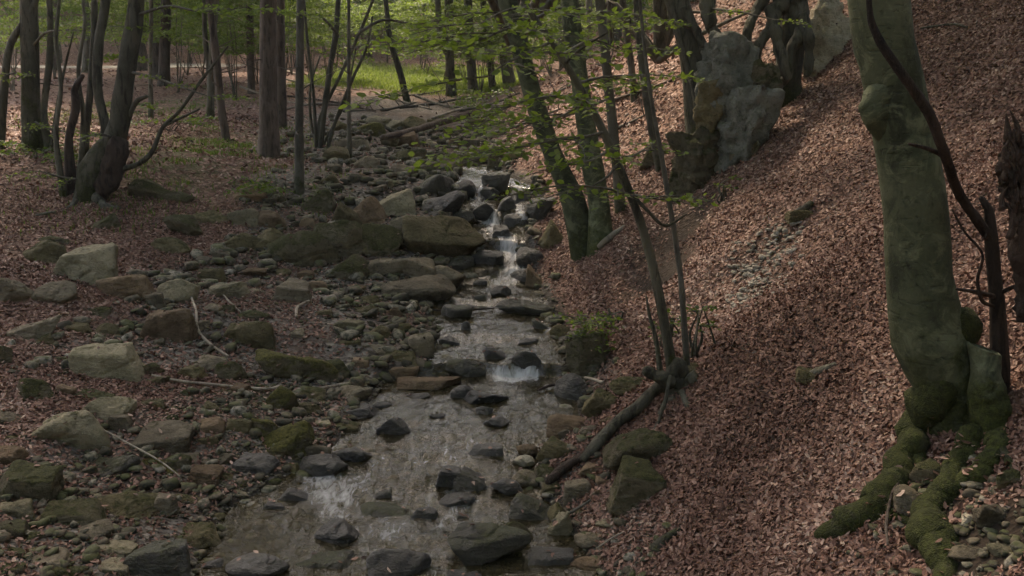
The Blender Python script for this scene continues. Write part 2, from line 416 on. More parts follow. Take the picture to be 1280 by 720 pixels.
# leaves: 6 verts, 2 quads
LV = np.array([(0, 0, 0), (.32, -.27, .06), (.72, -.2, .05), (1, 0, 0), (.72, .2, .05), (.32, .27, .06)])
LQ = np.array([(0, 1, 2, 3), (0, 3, 4, 5)])
def leaves(P, size, Nrm=None, tilt=.5, curl=1.0, rnd=None, head=None, wide=1.0, r=rng):
    """P Nx3 origins -> verts, faces, rnd"""
    P = np.asarray(P, float); n = len(P)
    size = np.broadcast_to(size, (n,))
    if Nrm is None: Nrm = np.tile([0, 0, 1.], (n, 1))
    N = Nrm + r.normal(0, 1, (n, 3)) * tilt; N /= np.linalg.norm(N, axis=1, keepdims=True)
    if head is None: head = r.normal(0, 1, (n, 3))
    A = head - N * (head * N).sum(1, keepdims=True); A /= np.maximum(np.linalg.norm(A, axis=1, keepdims=True), 1e-9)
    B = np.cross(N, A)
    cz = (r.normal(0.5, 1.2, n) * curl)[:, None]
    w = r.uniform(.8, 1.15, n)[:, None] * wide
    V = (A[:, None] * LV[None, :, 0, None] + B[:, None] * (LV[None, :, 1] * w)[..., None] +
         N[:, None] * (LV[None, :, 2] * cz + (LV[None, :, 0] - .5) ** 2 * (r.normal(0, .35, n) * curl)[:, None])[..., None])
    V = P[:, None] + V * size[:, None, None]
    Fq = LQ[None] + (np.arange(n) * 6)[:, None, None]
    rv = r.random(n) if rnd is None else np.broadcast_to(rnd, (n,))
    return V.reshape(-1, 3), Fq.reshape(-1, 4), np.repeat(rv, 6)

# ------------------------------------------------------------------ masks over the ground (design units)
def pblob(u, v, ru, Y=None, stretch=1.0):
    p = hit(u, v) / S
    return p[0], p[1], ru * px(p[1] * S) / S
GR = [pblob(250, 195, 90), pblob(300, 175, 70), pblob(150, 140, 60), pblob(400, 235, 30), pblob(230, 130, 50)]
ZB_ = pblob(1178, 610, 78); ZC_ = pblob(1235, 680, 85)
SCAR = [(1.18, 8.35, .42, .5), (1.45, 8.9, .5, .35), (ZB_[0], ZB_[1], ZB_[2], ZB_[2]), (ZC_[0], ZC_[1], ZC_[2], ZC_[2])]
SCREE = [pblob(955, 330, 34), pblob(940, 365, 30), pblob(975, 300, 18)]
def masks(x, y):
    """leafy, rocky, grassy, path  (world metres in)"""
    X, Y = x / S, y / S
    xl, xr = edges(Y)
    n = fbm2(X, Y, 1.3, 3, 21); n2 = fbm2(X, Y, .6, 2, 33)
    wl = np.interp(Y, [3, 5, 7, 9, 12, 14, 18, 22], [2.4, 2.3, 2.4, 2.6, 2.5, 1.9, 1.8, .6]) + .7 * n
    wr = np.interp(Y, [3, 5, 6, 8, 12, 18], [.35, .45, .35, .2, .25, .5]) + .15 * n
    rocky = np.clip((X - (xl - wl)) / .5, 0, 1) * np.clip(((xr + wr) - X) / .12, 0, 1)
    rocky = rocky * np.clip((24 - Y) / 2, 0, 1)
    inner = np.clip((X - (xl - np.interp(Y, [3, 5, 6, 7, 8, 10, 13], [1.7, 1.5, 1.0, .9, 1.1, 1.3, 1.0]) + .5 * n)) / .35, 0, 1) * (Y < 22) * (X < xr + .1)
    rocky = np.maximum(rocky, 0)
    chan = ((X > xl - .05) & (X < xr + .04) & (Y < 13)).astype(float)
    scar = np.zeros_like(X)
    for a, b_, c, d in SCAR: scar = np.maximum(scar, np.exp(-(((X - a) / c) ** 2 + ((Y - b_) / d) ** 2) ** 2))
    for a, b_, c in SCREE: scar = np.maximum(scar, .75 * np.exp(-(((X - a) / c) ** 2 + ((Y - b_) / (c * 1.6)) ** 2)))
    scar = np.clip(scar + .5 * n * scar, 0, 1)
    clear = np.clip((Y - 23.5) / 1.0, 0, 1) * np.clip((36 - Y) / 2, 0, 1) * np.clip((X + 5.6 + n2) / 1.0, 0, 1) * np.clip((.6 - X) / 1.0, 0, 1)
    g = clear.copy()
    for a, b_, c in GR: g = np.maximum(g, .8 * np.exp(-(((X - a) / c) ** 2 + ((Y - b_) / (c * 2)) ** 2)))
    path = np.clip(1 - np.abs(Y - 33 + .02 * (X + 12) ** 2 * 0 - .1 * (X + 12)) / 1.3, 0, 1) * np.clip((-X - 8.5) / 1.5, 0, 1)
    path = np.clip(path * 3, 0, 1)
    leafy = np.clip((1 - rocky * .35) * (1 - .68 * inner) * (1 - chan) * (1 - scar) * (1 - .8 * clear) * (1 - path), 0, 1)
    return leafy, np.clip(np.maximum(rocky, chan), 0, 1), g, path, scar

# ------------------------------------------------------------------ ground
def axis(lo, hi, c0, c1, d, grow=1.12):
    a = list(np.arange(c0, c1, d)); s = d; x = c1
    while x < hi: a.append(x); s *= grow; x += min(s, 2.5)
    a.append(hi); s = d * grow; x = c0 - s; L = []
    while x > lo: L.append(x); s *= grow; x -= min(s, 2.5)
    L.append(lo); return np.array(L[::-1] + a)
gx = axis(-75, 75, -7.5, 7, .055, 1.035); gy = axis(-60, 140, 3.2, 18, .055, 1.02)
GX, GY = np.meshgrid(gx, gy); gxf, gyf = GX.ravel(), GY.ravel()
gz = T(gxf, gyf)
lf, rk, gs, pa, sc = masks(gxf, gyf)
_xl, _xr = edges(gyf / S)
wetm = ((gxf / S > _xl - .1) & (gxf / S < _xr + .08) & (gyf / S < 14)).astype(float)
nx, ny = len(gx), len(gy)
i = (np.arange(ny - 1)[:, None] * nx + np.arange(nx - 1)[None]).ravel()
q = np.stack([i, i + 1, i + nx + 1, i + nx], 1)
ground = mk('ground', np.stack([gxf, gyf, gz], 1), q, G['ground'], None, True, {'leafy': lf, 'rocky': rk * (1 - .0 * sc), 'grassy': gs, 'path': pa, 'wet': wetm})
tag(ground, None, None, None, 'structure')

# ------------------------------------------------------------------ water
def foam_raw(x, y):
    f = np.interp(y, [3.9, 4.2, 4.5, 4.9, 5.1, 5.3, 5.55, 5.75, 5.9, 6.9, 7.0, 7.12, 7.2, 7.3, 7.7, 7.8, 8.8, 9.0, 9.5, 9.62, 12, 13],
                  [.42, .45, .33, .36, .5, .66, .66, .5, .22, .05, .25, .5, .3, .05, .14, .08, .06, .34, .36, .55, .6, .35])
    wk = W_raw(x, y + .07) - W_raw(x, y - .03)
    f = f + np.clip(wk * 3.2, 0, .5) * (y > 7)
    # plunge under the small fall
    f = f + .8 * np.exp(-(((x + .0) / .17) ** 2 + ((y - 7.02) / .10) ** 2))
    f = f - .6 * ((y > 6.9) & (y < 7.95)) * (np.abs(x - .0) > .19)
    f = f - .3 * np.clip((x + .1) / .3, 0, 1) * (y < 6)
    xl_, xr_ = edges(y); mid = (xl_ + xr_) / 2; up = np.clip((y - 9.2) * 3, 0, 1)
    xc_ = mid + .03 + .17 * np.sin((y - 9.4) * 2.7); st = np.exp(-((x - xc_) / .17) ** 2) + .9 * np.exp(-((x - mid - .27) / .10) ** 2) * (y > 10.9) * (y < 11.6)
    f = f * (1 - up) + f * up * np.clip(st * 1.4, .05, 1.35)
    lo = (y < 6); f = np.where(lo, f * np.clip(.66 + 1.5 * fbm2(x, y, 2.8, 3, 77), .25, 1.2), f)
    return np.clip(f + .25 * fbm2(x, y, 3.5, 3, 71) * (f > .1), 0, 1)
wy = np.arange(3.0, 13.0, .011); wt = np.linspace(0, 1, 120)
WY, WT = np.meshgrid(wy, wt, indexing='ij')
xl, xr = edges(wy)
WX = (xl - .22)[:, None] + (xr - xl + .44)[:, None] * WT
wx_, wy_ = WX.ravel(), WY.ravel()
amp = .006 + .02 * np.clip(foam_raw(wx_, wy_), 0, 1)
jit = stepj(wx_, wy_)
wz = W_raw(wx_, wy_ + jit) + amp * (fbm2(wx_ * 1.6, wy_, 6, 3, 8) + .4 * fbm2(wx_ * 1.5, wy_ * .7, 14, 2, 9))
fo = foam_raw(wx_, wy_ + jit)
nW = len(wt); i = (np.arange(len(wy) - 1)[:, None] * nW + np.arange(nW - 1)[None]).ravel()
water = mk('stream', np.stack([wx_, wy_, wz], 1) * S, np.stack([i, i + 1, i + nW + 1, i + nW], 1), G['water'], None, True, {'foam': fo})
tag(water, None, None, None, 'structure')

# ------------------------------------------------------------------ rocks
ICO = {}
for L in (1, 2, 3, 4, 5):
    bm = bmesh.new(); bmesh.ops.create_icosphere(bm, subdivisions=L, radius=1)
    ICO[L] = (np.array([v.co for v in bm.verts]), np.array([[v.index for v in f.verts] for f in bm.faces])); bm.free()

def rock_shape(seed, w, d, h, kind='ang', lvl=4):
    """kind: ang angular, rnd rounded, slab flat-topped, blk block"""
    r = np.random.default_rng(seed); V = ICO[lvl][0]
    crag = kind == 'crag'; kind = 'ang' if crag else kind
    n = {'ang': 12, 'rnd': 18, 'slab': 11, 'blk': 8, 'wedge': 9}[kind]
    N = r.normal(0, 1, (n, 3)); N /= np.linalg.norm(N, axis=1, keepdims=True)
    D = r.uniform(.62, 1.0, n)
    p = {'ang': 30, 'rnd': 10, 'slab': 30, 'blk': 34, 'wedge': 30}[kind]
    if kind in ('slab', 'blk'):
        ex = np.array([(0, 0, 1.), (0, 0, -1), (1, .1, .05), (-1, .1, .1), (.1, 1, 0), (0, -1, .1)]) + r.normal(0, .12, (6, 3))
        N = np.vstack([N, ex / np.linalg.norm(ex, axis=1, keepdims=True)]); D = np.concatenate([D * 1.15, r.uniform(.6, .75, 6)])
    if kind == 'wedge':
        ex = np.array([(.5 * r.choice([-1, 1]), -.1, 1.), (0, 0, -1), (0, -1, .2)]); N = np.vstack([N, ex / np.linalg.norm(ex, axis=1, keepdims=True)]); D = np.concatenate([D, [.45, .7, .6]])
    dt = np.maximum(V @ N.T, 0) / D
    rad = (dt ** p).sum(1) ** (-1 / p)
    Q = V * np.minimum(rad, 1.5)[:, None]
    lo, hi = Q.min(0), Q.max(0); Q = (Q - (lo + hi) / 2) / ((hi - lo) / 2)
    Q = Q * np.array([w, d, h]) / 2
    m = (w * d * h) ** (1 / 3)
    rn = .10 if kind != 'rnd' else .06
    nrm = V
    off = r.uniform(-50, 50, 3)
    a = fbm(Q / m + off, 1.6, 3, seed % 97) * rn * m
    if lvl >= 3:
        cr = np.abs(fbm(Q / m * np.array([.7, .7, 2.2]) + off, 1.5, 3, seed % 83)); a = a - np.clip(.05 - cr, 0, 1) * m * .9   # cracks, ledges
    a = a + fbm(Q / m + off, 4.2, 4, seed % 89) * .05 * m
    if crag:
        rg = 1 - 2 * np.abs(fbm(Q / m * np.array([1.2, 1.2, .8]) + off, 1.7, 5, seed % 71, .6)); a = a + (rg - .6) * .22 * m
        st_ = Q[:, 2] / m * 4.2 + 1.2 * fbm(Q / m + off, 1.2, 2, 5); a = a + (np.abs(st_ - np.round(st_)) - .25) * .12 * m
    Q = Q + nrm * a[:, None]
    t = r.uniform(-.14, .14, 2)
    c, s_ = math.cos(t[0]), math.sin(t[0]); Q = Q @ np.array([(1, 0, 0), (0, c, -s_), (0, s_, c)])
    c, s_ = math.cos(t[1]), math.sin(t[1]); Q = Q @ np.array([(c, 0, s_), (0, 1, 0), (-s_, 0, c)])
    return Q, ICO[lvl][1]

ROCKS = []    # (u, v, w, h, phrase, object, centre)
HEROES = []
litter_spots = []
def place_rock(u, v, w, h, mat, kind, label, phrase=None, group='stones and boulders along the stream', seed=None, deep=.75, name='rock', cat='rock', lvl=None, grow=1.0):
    global rseed
    rseed += 1; seed = seed or rseed
    if 225 < v < 350 and 330 < u < 560: w, h = w * 1.3, h * 1.25
    elif u < 330 and w > 30: w, h = w * 1.14, h * 1.12
    b = hit(u, min(v + h * .42, 760)); Yh = b[1]
    if 'tall' in label and 'outcrop' in label and 860 < u < 960: Yh = hit(915, 214)[1] + (0 if v > 140 else .15)
    m = px(Yh, v)
    W = w * m; D = W * deep * .9
    D = min(D, h * m * 2.2)
    el = math.atan2(-ray(u, v)[2], ray(u, v)[1]); el = max(el, 0)
    Hh = max((h * m - D * math.sin(el) * .75) / math.cos(el), h * m * .45)
    Yc = Yh + D * .38
    c = at(u, v, Yc); 
    Hf = Hh * 1.35; c = c - np.array([0, 0, Hh * .17])
    lv = lvl or (5 if w > 44 else 4 if w > 20 else 3)
    Q, Fc = rock_shape(seed, W * 1.04, D, Hf, kind, lv)
    o = mk(name, Q, Fc, G[mat], None, True)
    o.location = tuple(float(k) for k in c)
    tag(o, label, cat, group)
    o.rotation_euler.z = 0
    ROCKS.append((u, v, w, h, phrase, o, c))
    nv = len(Q)
    top = np.nonzero(Q[:, 2] > .18 * Hf)[0]
    if len(top): litter_spots.append((Q[rng.choice(top, min(len(top), 1 + int(w / 14)))] + c))
    return o
rseed = 100
H = [
 # u, v, w, h, mat, kind, label, phrase
 (108, 332, 72, 50, 'r_pale', 'blk', 'pale square-faced boulder standing on the leafy left bank', 'the square-faced boulder'),
 (70, 364, 54, 32, 'r_grey', 'rnd', 'rounded grey boulder just below the square-faced boulder', None),
 (157, 357, 56, 36, 'r_brown', 'rnd', 'brown rounded boulder right of the square-faced boulder', None),
 (222, 364, 46, 30, 'r_pale', 'ang', 'pale boulder with a dark undercut side on the left bank', 'the undercut pale boulder'),
 (196, 376, 24, 22, 'r_grey', 'blk', 'small block leaning on the undercut pale boulder', None),
 (212, 404, 62, 46, 'r_brown', 'slab', 'brown stepped slab rock in the leaves below the undercut pale boulder', 'the brown stepped slab'),
 (33, 407, 70, 38, 'r_grey', 'wedge', 'dark grey wedge-shaped slab at the far left among leaves', 'the dark wedge slab'),
 (15, 362, 44, 36, 'r_grey', 'ang', 'grey ridged rock cut by the photo edge above the dark wedge slab', None),
 (60, 318, 46, 30, 'r_olive', 'ang', 'greenish rock lying left of the square-faced boulder', None),
 (70, 300, 36, 12, 'r_moss', 'rnd', 'low mossy rock behind the square-faced boulder', None),
 (117, 388, 40, 18, 'r_moss', 'slab', 'small flat mossy rock in the leaves between boulders', None),
 (140, 452, 72, 48, 'r_pale', 'blk', 'pale flat-topped boulder half sunk in leaves', 'the flat-topped pale boulder'),
 (185, 460, 40, 20, 'r_moss', 'ang', 'mossy rock touching the flat-topped pale boulder', None),
 (42, 488, 46, 32, 'r_moss', 'ang', 'mossy grey boulder in leaves left of the flat-topped pale boulder', 'the mossy grey leaf-bed boulder'),
 (2, 445, 26, 30, 'r_moss', 'rnd', 'dark mossy rock at the left photo edge', None),
 (52, 425, 26, 18, 'r_olive', 'rnd', 'small olive rock below the dark wedge slab', None),
 (92, 410, 36, 14, 'r_olive', 'slab', 'low pointed olive rock right of the dark wedge slab', None),
 (88, 533, 92, 62, 'r_pale', 'rnd', 'large pale green boulder with a layered front, left half of the pair', 'the big layered boulder'),
 (133, 512, 58, 40, 'r_pale', 'ang', 'pale green boulder joined behind the big layered boulder', None),
 (152, 532, 26, 30, 'r_grey', 'blk', 'grey block under the right end of the big layered boulder', None),
 (30, 605, 70, 44, 'r_moss', 'blk', 'lichen-spotted mossy boulder at the left edge', 'the lichen-spotted boulder'),
 (200, 546, 78, 34, 'r_grey', 'slab', 'flat grey-green slab beside the gravel patch', 'the flat grey-green slab'),
 (120, 496, 46, 16, 'r_moss', 'slab', 'flat mossy slab behind the big layered boulder', None),
 (185, 504, 48, 14, 'r_olive', 'slab', 'thin flat rock at the edge of the gravel patch', None),
 (137, 587, 62, 30, 'r_wetmoss', 'ang', 'dark mossy boulder below the big layered boulder', 'the dark mossy hollow boulder'),
 (97, 643, 68, 34, 'r_moss', 'slab', 'dark green mossy slab in the lower left rubble', 'the dark green slab'),
 (158, 630, 74, 38, 'r_olive', 'ang', 'sloping olive boulder in the lower left rubble', 'the sloping olive boulder'),
 (200, 582, 44, 24, 'r_ymoss', 'rnd', 'rounded rock with yellow moss above the sloping olive boulder', None),
 (221, 580, 32, 22, 'r_moss', 'slab', 'mossy green rock at the water margin by the gravel', None),
 (235, 572, 46, 22, 'r_grey', 'slab', 'smooth grey slab between gravel and rubble', None),
 (272, 574, 44, 20, 'r_grey', 'ang', 'grey pointed slab right of the gravel patch rubble', None),
 (206, 632, 30, 32, 'r_grey', 'blk', 'upright grey block at the left water edge', 'the upright grey block'),
 (232, 624, 34, 20, 'r_olive', 'ang', 'olive rock right of the upright grey block', None),
 (235, 667, 74, 32, 'r_olive', 'wedge', 'brown and green wedge rock lying in the stream margin', 'the stream-margin wedge rock'),
 (200, 704, 74, 56, 'r_wetmoss', 'blk', 'square dark green boulder with a cracked front at the bottom', 'the cracked square boulder'),
 (142, 686, 46, 20, 'r_pale', 'slab', 'pale flat stone beside the cracked square boulder', None),
 (120, 664, 40, 26, 'r_grey', 'ang', 'grey angular stone under the dark green slab', None),
 (60, 700, 60, 26, 'r_grey', 'slab', 'wide grey slab in the bottom left corner rubble', None),
 (10, 662, 46, 26, 'r_moss', 'slab', 'mossy flat rock at the left edge below the lichen-spotted boulder', None),
 (40, 670, 40, 18, 'r_moss', 'rnd', 'low green cobble near the left edge', None),
 (78, 716, 50, 26, 'r_moss', 'ang', 'green mossy stone at the bottom edge', None),
 (300, 300, 60, 26, 'r_olive', 'ang', 'olive jagged rock on the upper left bank', None),
 (375, 453, 104, 54, 'r_ymoss', 'rnd', 'big mossy domed boulder left of the stream', 'the big mossy dome'),
 (415, 462, 46, 30, 'r_moss', 'rnd', 'mossy rounded boulder at the right foot of the mossy dome', None),
 (353, 550, 80, 56, 'r_ymoss', 'ang', 'bright yellow-green mossy boulder at the stream bend', 'the yellow-green boulder'),
 (335, 536, 44, 36, 'r_ymoss', 'ang', 'pointed mossy rock behind the yellow-green boulder', None),
 (352, 498, 40, 38, 'r_ymoss', 'ang', 'small pointed yellow-moss rock beside the forked twig', 'the small pointed moss rock'),
 (400, 583, 66, 38, 'r_wet', 'ang', 'black wet boulder touching the water below the yellow-green boulder', 'the black wet boulder'),
 (437, 566, 56, 30, 'r_wet', 'rnd', 'dark brown wet boulder right of the yellow-green boulder', None),
 (398, 566, 30, 26, 'r_grey', 'blk', 'grey block wedged behind the black wet boulder', None),
 (320, 580, 50, 26, 'r_wet', 'slab', 'wet grey slab at the foot of the yellow-green boulder', None),
 (390, 511, 34, 22, 'r_olive', 'ang', 'olive rock by the end of the pale stick', None),
 (443, 514, 58, 20, 'r_wet', 'slab', 'flat dark slab reaching into the upper pool', 'the flat dark slab'),
 (482, 637, 64, 26, 'r_wetmoss', 'rnd', 'low mossy rock rounded by the lower pool water', 'the mossy pool rock'),
 (605, 494, 60, 26, 'r_wet', 'rnd', 'dark smooth rounded boulder in the middle of the upper pool', 'the smooth pool boulder'),
 (578, 490, 30, 22, 'r_wet', 'rnd', 'small dark rock against the smooth pool boulder', None),
 (536, 478, 80, 20, 'r_brown', 'slab', 'wide flat pale brown slab at the pool edge', 'the wide flat slab'),
 (478, 506, 24, 10, 'r_wet', 'ang', 'small wet rock in the pool by the flat dark slab', None),
 (523, 494, 30, 10, 'r_wet', 'ang', 'low wet rock breaking the surface below the wide flat slab', None),
 (580, 457, 56, 26, 'r_wetmoss', 'ang', 'dark wedge boulder left of the small white fall', 'the boulder left of the fall'),
 (660, 450, 44, 34, 'r_wetmoss', 'ang', 'wet dark boulder right of the small white fall', 'the boulder right of the fall'),
 (492, 463, 60, 22, 'r_brown', 'slab', 'brown square-sided slab left of the wide flat slab', 'the brown square slab'),
 (526, 455, 26, 20, 'r_grey', 'rnd', 'rounded grey cobble behind the wide flat slab', None),
 (527, 430, 34, 36, 'r_grey', 'ang', 'tall pointed grey rock on the left shore of the middle pool', 'the tall pointed rock'),
 (478, 438, 36, 20, 'r_grey', 'rnd', 'rounded grey rock left of the tall pointed rock', None),
 (498, 444, 50, 20, 'r_olive', 'slab', 'olive flat rock beside the tall pointed rock', None),
 (470, 414, 34, 18, 'r_olive', 'ang', 'olive cobble on the left shore above the mossy dome', None),
 (436, 407, 38, 22, 'r_pale', 'ang', 'pale triangular rock amid the rubble bar', 'the pale triangular rock'),
 (583, 407, 13, 13, 'r_wet', 'rnd', 'small black rounded stone alone in the middle pool', None),
 (562, 425, 26, 12, 'r_wet', 'ang', 'wet low stone at the left of the middle pool', None),
 (657, 383, 76, 26, 'r_wetmoss', 'rnd', 'long olive boulder shaped like a loaf at the right shore', 'the loaf-shaped boulder'),
 (716, 484, 44, 40, 'r_wet', 'rnd', 'smooth brown boulder under the ivy rock in the water', 'the smooth boulder under the ivy rock'),
 (735, 442, 54, 66, 'r_moss', 'blk', 'mossy upright rock overgrown with green ivy at the right shore', 'the ivy rock'),
 (752, 503, 50, 40, 'r_olive', 'ang', 'olive boulder on the right bank beside the white stick', 'the boulder beside the white stick'),
 (708, 531, 52, 32, 'r_brown', 'rnd', 'brown rounded boulder with a hump at the right pool edge', 'the humped brown boulder'),
 (737, 536, 26, 18, 'r_grey', 'rnd', 'small grey cobble right of the humped brown boulder', None),
 (710, 540, 26, 14, 'r_grey', 'rnd', 'small cobble in front of the humped brown boulder', None),
 (700, 562, 56, 34, 'r_olive', 'ang', 'greenish boulder below the humped brown boulder', 'the greenish right-bank boulder'),
 (660, 562, 30, 22, 'r_brown', 'ang', 'orange brown cobble left of the greenish boulder', None),
 (655, 575, 28, 18, 'r_lime', 'ang', 'whitish cracked stone at the right water edge', 'the whitish cracked stone'),
 (620, 528, 34, 16, 'r_wet', 'ang', 'dark pointed wet stone at the right side of the upper pool', None),
 (608, 562, 42, 20, 'r_wet', 'slab', 'flat black wet stone beside the right rapids', 'the flat black stone'),
 (598, 600, 64, 32, 'r_wetmoss', 'wedge', 'mossy wedge boulder where the rapids end', 'the mossy rapids wedge'),
 (562, 596, 36, 30, 'r_wet', 'blk', 'wet flat-faced rock washed by rapids left of the mossy wedge', None),
 (632, 608, 40, 22, 'r_wet', 'ang', 'dark wet cobble right of the mossy rapids wedge', None),
 (655, 598, 34, 24, 'r_grey', 'rnd', 'grey rounded cobble in the right shore rubble', None),
 (690, 586, 44, 20, 'r_moss', 'wedge', 'mossy narrow rock in the right shore rubble', None),
 (668, 636, 64, 34, 'r_wetmoss', 'wedge', 'long sloping green boulder dipping into the lower pool', 'the sloping pool-edge boulder'),
 (698, 640, 26, 30, 'r_olive', 'rnd', 'round olive stone beside the sloping pool-edge boulder', None),
 (700, 652, 32, 40, 'r_pale', 'wedge', 'pale tilted slab pointing up at the lower right shore', 'the pale tilted slab'),
 (740, 675, 44, 24, 'r_grey', 'rnd', 'smooth grey long stone at the foot of the leaf slope', 'the smooth long stone'),
 (722, 612, 36, 30, 'r_grey', 'blk', 'grey blocky rock at the foot of the leaf slope', 'the grey blocky rock'),
 (610, 678, 104, 62, 'r_wetmoss', 'ang', 'large black mossy boulder at the bottom of the stream', 'the large black mossy boulder'),
 (640, 665, 52, 40, 'r_moss', 'rnd', 'mossy boulder leaning on the large black mossy boulder', None),
 (498, 706, 78, 52, 'r_wet', 'rnd', 'wet boulder washed by water at the bottom centre', 'the washed bottom boulder'),
 (322, 706, 72, 36, 'r_wet', 'rnd', 'dark wet boulder sloping out of the bottom rapids', 'the sloping wet boulder'),
 (405, 703, 70, 26, 'r_wetmoss', 'slab', 'dark brown wet rocks barely out of the bottom rapids', None),
 (687, 697, 60, 28, 'r_wet', 'slab', 'flat wet slab right of the large black mossy boulder', None),
 (580, 720, 56, 24, 'r_wet', 'slab', 'flat dark stone at the bottom centre edge', None),
 (805, 560, 100, 56, 'r_moss', 'rnd', 'dark mossy boulder under the fallen log', 'the mossy boulder under the log'),
 (795, 607, 72, 66, 'r_moss', 'blk', 'tall mossy block standing in the leaf slope', 'the tall mossy block'),
 (745, 583, 46, 18, 'r_brown', 'slab', 'narrow pale brown stone between log and tall mossy block', None),
 (860, 470, 56, 36, 'r_olive', 'ang', 'olive rock beside the leaning stump on the slope', 'the rock beside the leaning stump'),
 (790, 480, 56, 26, 'r_olive', 'rnd', 'low olive rock in leaves above the fallen log', None),
 (557, 297, 82, 54, 'r_olive', 'ang', 'big brown olive boulder left of the cascade', 'the big cascade boulder'),
 (522, 361, 96, 36, 'r_grey', 'rnd', 'long smooth grey boulder below the cascade', 'the long smooth boulder'),
 (500, 334, 66, 26, 'r_grey', 'slab', 'grey slab resting above the long smooth boulder', None),
 (556, 344, 40, 26, 'r_grey', 'rnd', 'grey humped rock below the big cascade boulder', None),
 (487, 252, 54, 32, 'r_pale', 'wedge', 'pale pointed boulder upstream on the left', 'the pale pointed boulder'),
 (458, 265, 44, 34, 'r_brown', 'rnd', 'brown slanting boulder beside the pale pointed boulder', None),
 (508, 284, 34, 28, 'r_grey', 'rnd', 'grey round boulder between the pointed and cascade boulders', None),
 (430, 336, 46, 28, 'r_moss', 'rnd', 'mossy rounded boulder left of the long smooth boulder', 'the mossy round boulder mid-bar'),
 (465, 300, 62, 40, 'r_moss', 'ang', 'mossy jagged rock mound below the brown slanting boulder', None),
 (425, 300, 50, 44, 'r_moss', 'ang', 'mossy broken rock mound at mid left', None),
 (380, 312, 64, 44, 'r_moss', 'ang', 'mossy grass-topped outcrop on the left bank', 'the grass-topped outcrop'),
 (342, 302, 46, 30, 'r_olive', 'ang', 'olive rock merging into the grass-topped outcrop', None),
 (395, 250, 36, 24, 'r_moss', 'wedge', 'mossy rock at the foot of the slim grey tree', None),
 (432, 270, 30, 34, 'r_olive', 'ang', 'upright olive rock above the mossy mounds', None),
 (540, 232, 42, 24, 'r_wetmoss', 'rnd', 'rounded olive boulder above the cascade', 'the round boulder above the cascade'),
 (555, 258, 44, 28, 'r_wet', 'ang', 'wet dark rock at the top left of the cascade', None),
 (632, 258, 28, 28, 'r_wet', 'ang', 'black rock splitting the top of the cascade', 'the rock splitting the cascade'),
 (590, 300, 30, 26, 'r_wet', 'ang', 'wet black rock at the left edge inside the cascade', None),
 (626, 292, 26, 20, 'r_wet', 'blk', 'wet black block in the middle of the cascade', None),
 (662, 322, 34, 26, 'r_wet', 'rnd', 'wet black rock at the lower right of the cascade', None),
 (578, 272, 30, 22, 'r_wetmoss', 'ang', 'wet mossy rock beside the upper left fall', None),
 (612, 240, 24, 14, 'r_wet', 'ang', 'wet black rock on the lip of the cascade', None),
 (650, 246, 26, 16, 'r_wet', 'ang', 'wet dark rock at the right lip of the cascade', None),
 (575, 330, 34, 22, 'r_wetmoss', 'rnd', 'wet mossy boulder at the lower left of the cascade', None),
 (604, 262, 26, 18, 'r_wet', 'rnd', 'small black rock in the cascade', None),
 (640, 299, 40, 24, 'r_wet', 'rnd', 'black wet boulder right of the cascade water', None),
 (648, 278, 40, 24, 'r_wet', 'ang', 'dark wet rock below the right hand fall', None),
 (604, 325, 54, 30, 'r_wet', 'ang', 'dark wet rock in the run below the cascade', 'the dark rock below the cascade'),
 (668, 345, 28, 32, 'r_brown', 'wedge', 'brown pointed rock on the right shore below the cascade', None),
 (650, 345, 30, 22, 'r_wet', 'rnd', 'dark round rock on the right shore below the cascade', None),
 (690, 292, 34, 40, 'r_olive', 'ang', 'olive rock at the foot of the right bank by the cascade', None),
 (675, 262, 36, 34, 'r_wetmoss', 'ang', 'mossy wet rock right of the cascade top', None),
 (580, 232, 30, 20, 'r_wet', 'rnd', 'wet rock just above the cascade lip', None),
 (620, 225, 36, 22, 'r_wetmoss', 'ang', 'dark mossy rock above the cascade on the right', None),
 (470, 152, 36, 16, 'r_pale', 'rnd', 'pale rounded boulder far upstream', 'the pale far boulder'),
 (463, 162, 40, 20, 'r_ymoss', 'rnd', 'yellow-green mossy boulder far upstream', None),
 (495, 157, 26, 14, 'r_pale', 'ang', 'pale angular stone right of the pale far boulder', None),
 (420, 195, 40, 20, 'r_olive', 'slab', 'olive slab at the foot of the slender sapling', None),
 (455, 203, 44, 18, 'r_grey', 'ang', 'dark grey rock right of the slender sapling', None),
 (440, 180, 44, 14, 'r_grey', 'slab', 'flat grey slab upstream of the slender sapling', None),
 (515, 195, 40, 18, 'r_moss', 'ang', 'mossy rock near the upstream fallen log', 'the mossy rock by the upstream log'),
 (505, 215, 36, 18, 'r_grey', 'rnd', 'grey boulder in the upper streambed', None),
 (560, 205, 40, 18, 'r_grey', 'ang', 'grey angular boulder in the upper streambed', None),
 (590, 200, 34, 16, 'r_moss', 'rnd', 'mossy low boulder at the right upper streambed', None),
 (616, 202, 14, 22, 'r_moss', 'blk', 'small mossy stump-like stone on the right upper bank', None),
 (190, 237, 54, 26, 'r_moss', 'rnd', 'green mossy rock right of the burled tree', 'the green mossy rocks'),
 (222, 246, 40, 16, 'r_moss', 'ang', 'low green mossy rock beside the first mossy rock near the burled tree', None),
 (130, 276, 34, 22, 'r_moss', 'rnd', 'mossy round rock at the foot of the burled tree', None),
 (230, 283, 40, 26, 'r_moss', 'rnd', 'mossy rounded rock upper left above the leafy bank', 'the mossy upper-bank rock'),
 (213, 305, 44, 24, 'r_olive', 'ang', 'olive slanting rock below the mossy upper-bank rock', None),
 (305, 272, 34, 20, 'r_pale', 'slab', 'pale slab at the upper edge of the left bank', None),
 (265, 272, 38, 16, 'r_olive', 'rnd', 'olive low rock left of the pale upper slab', None),
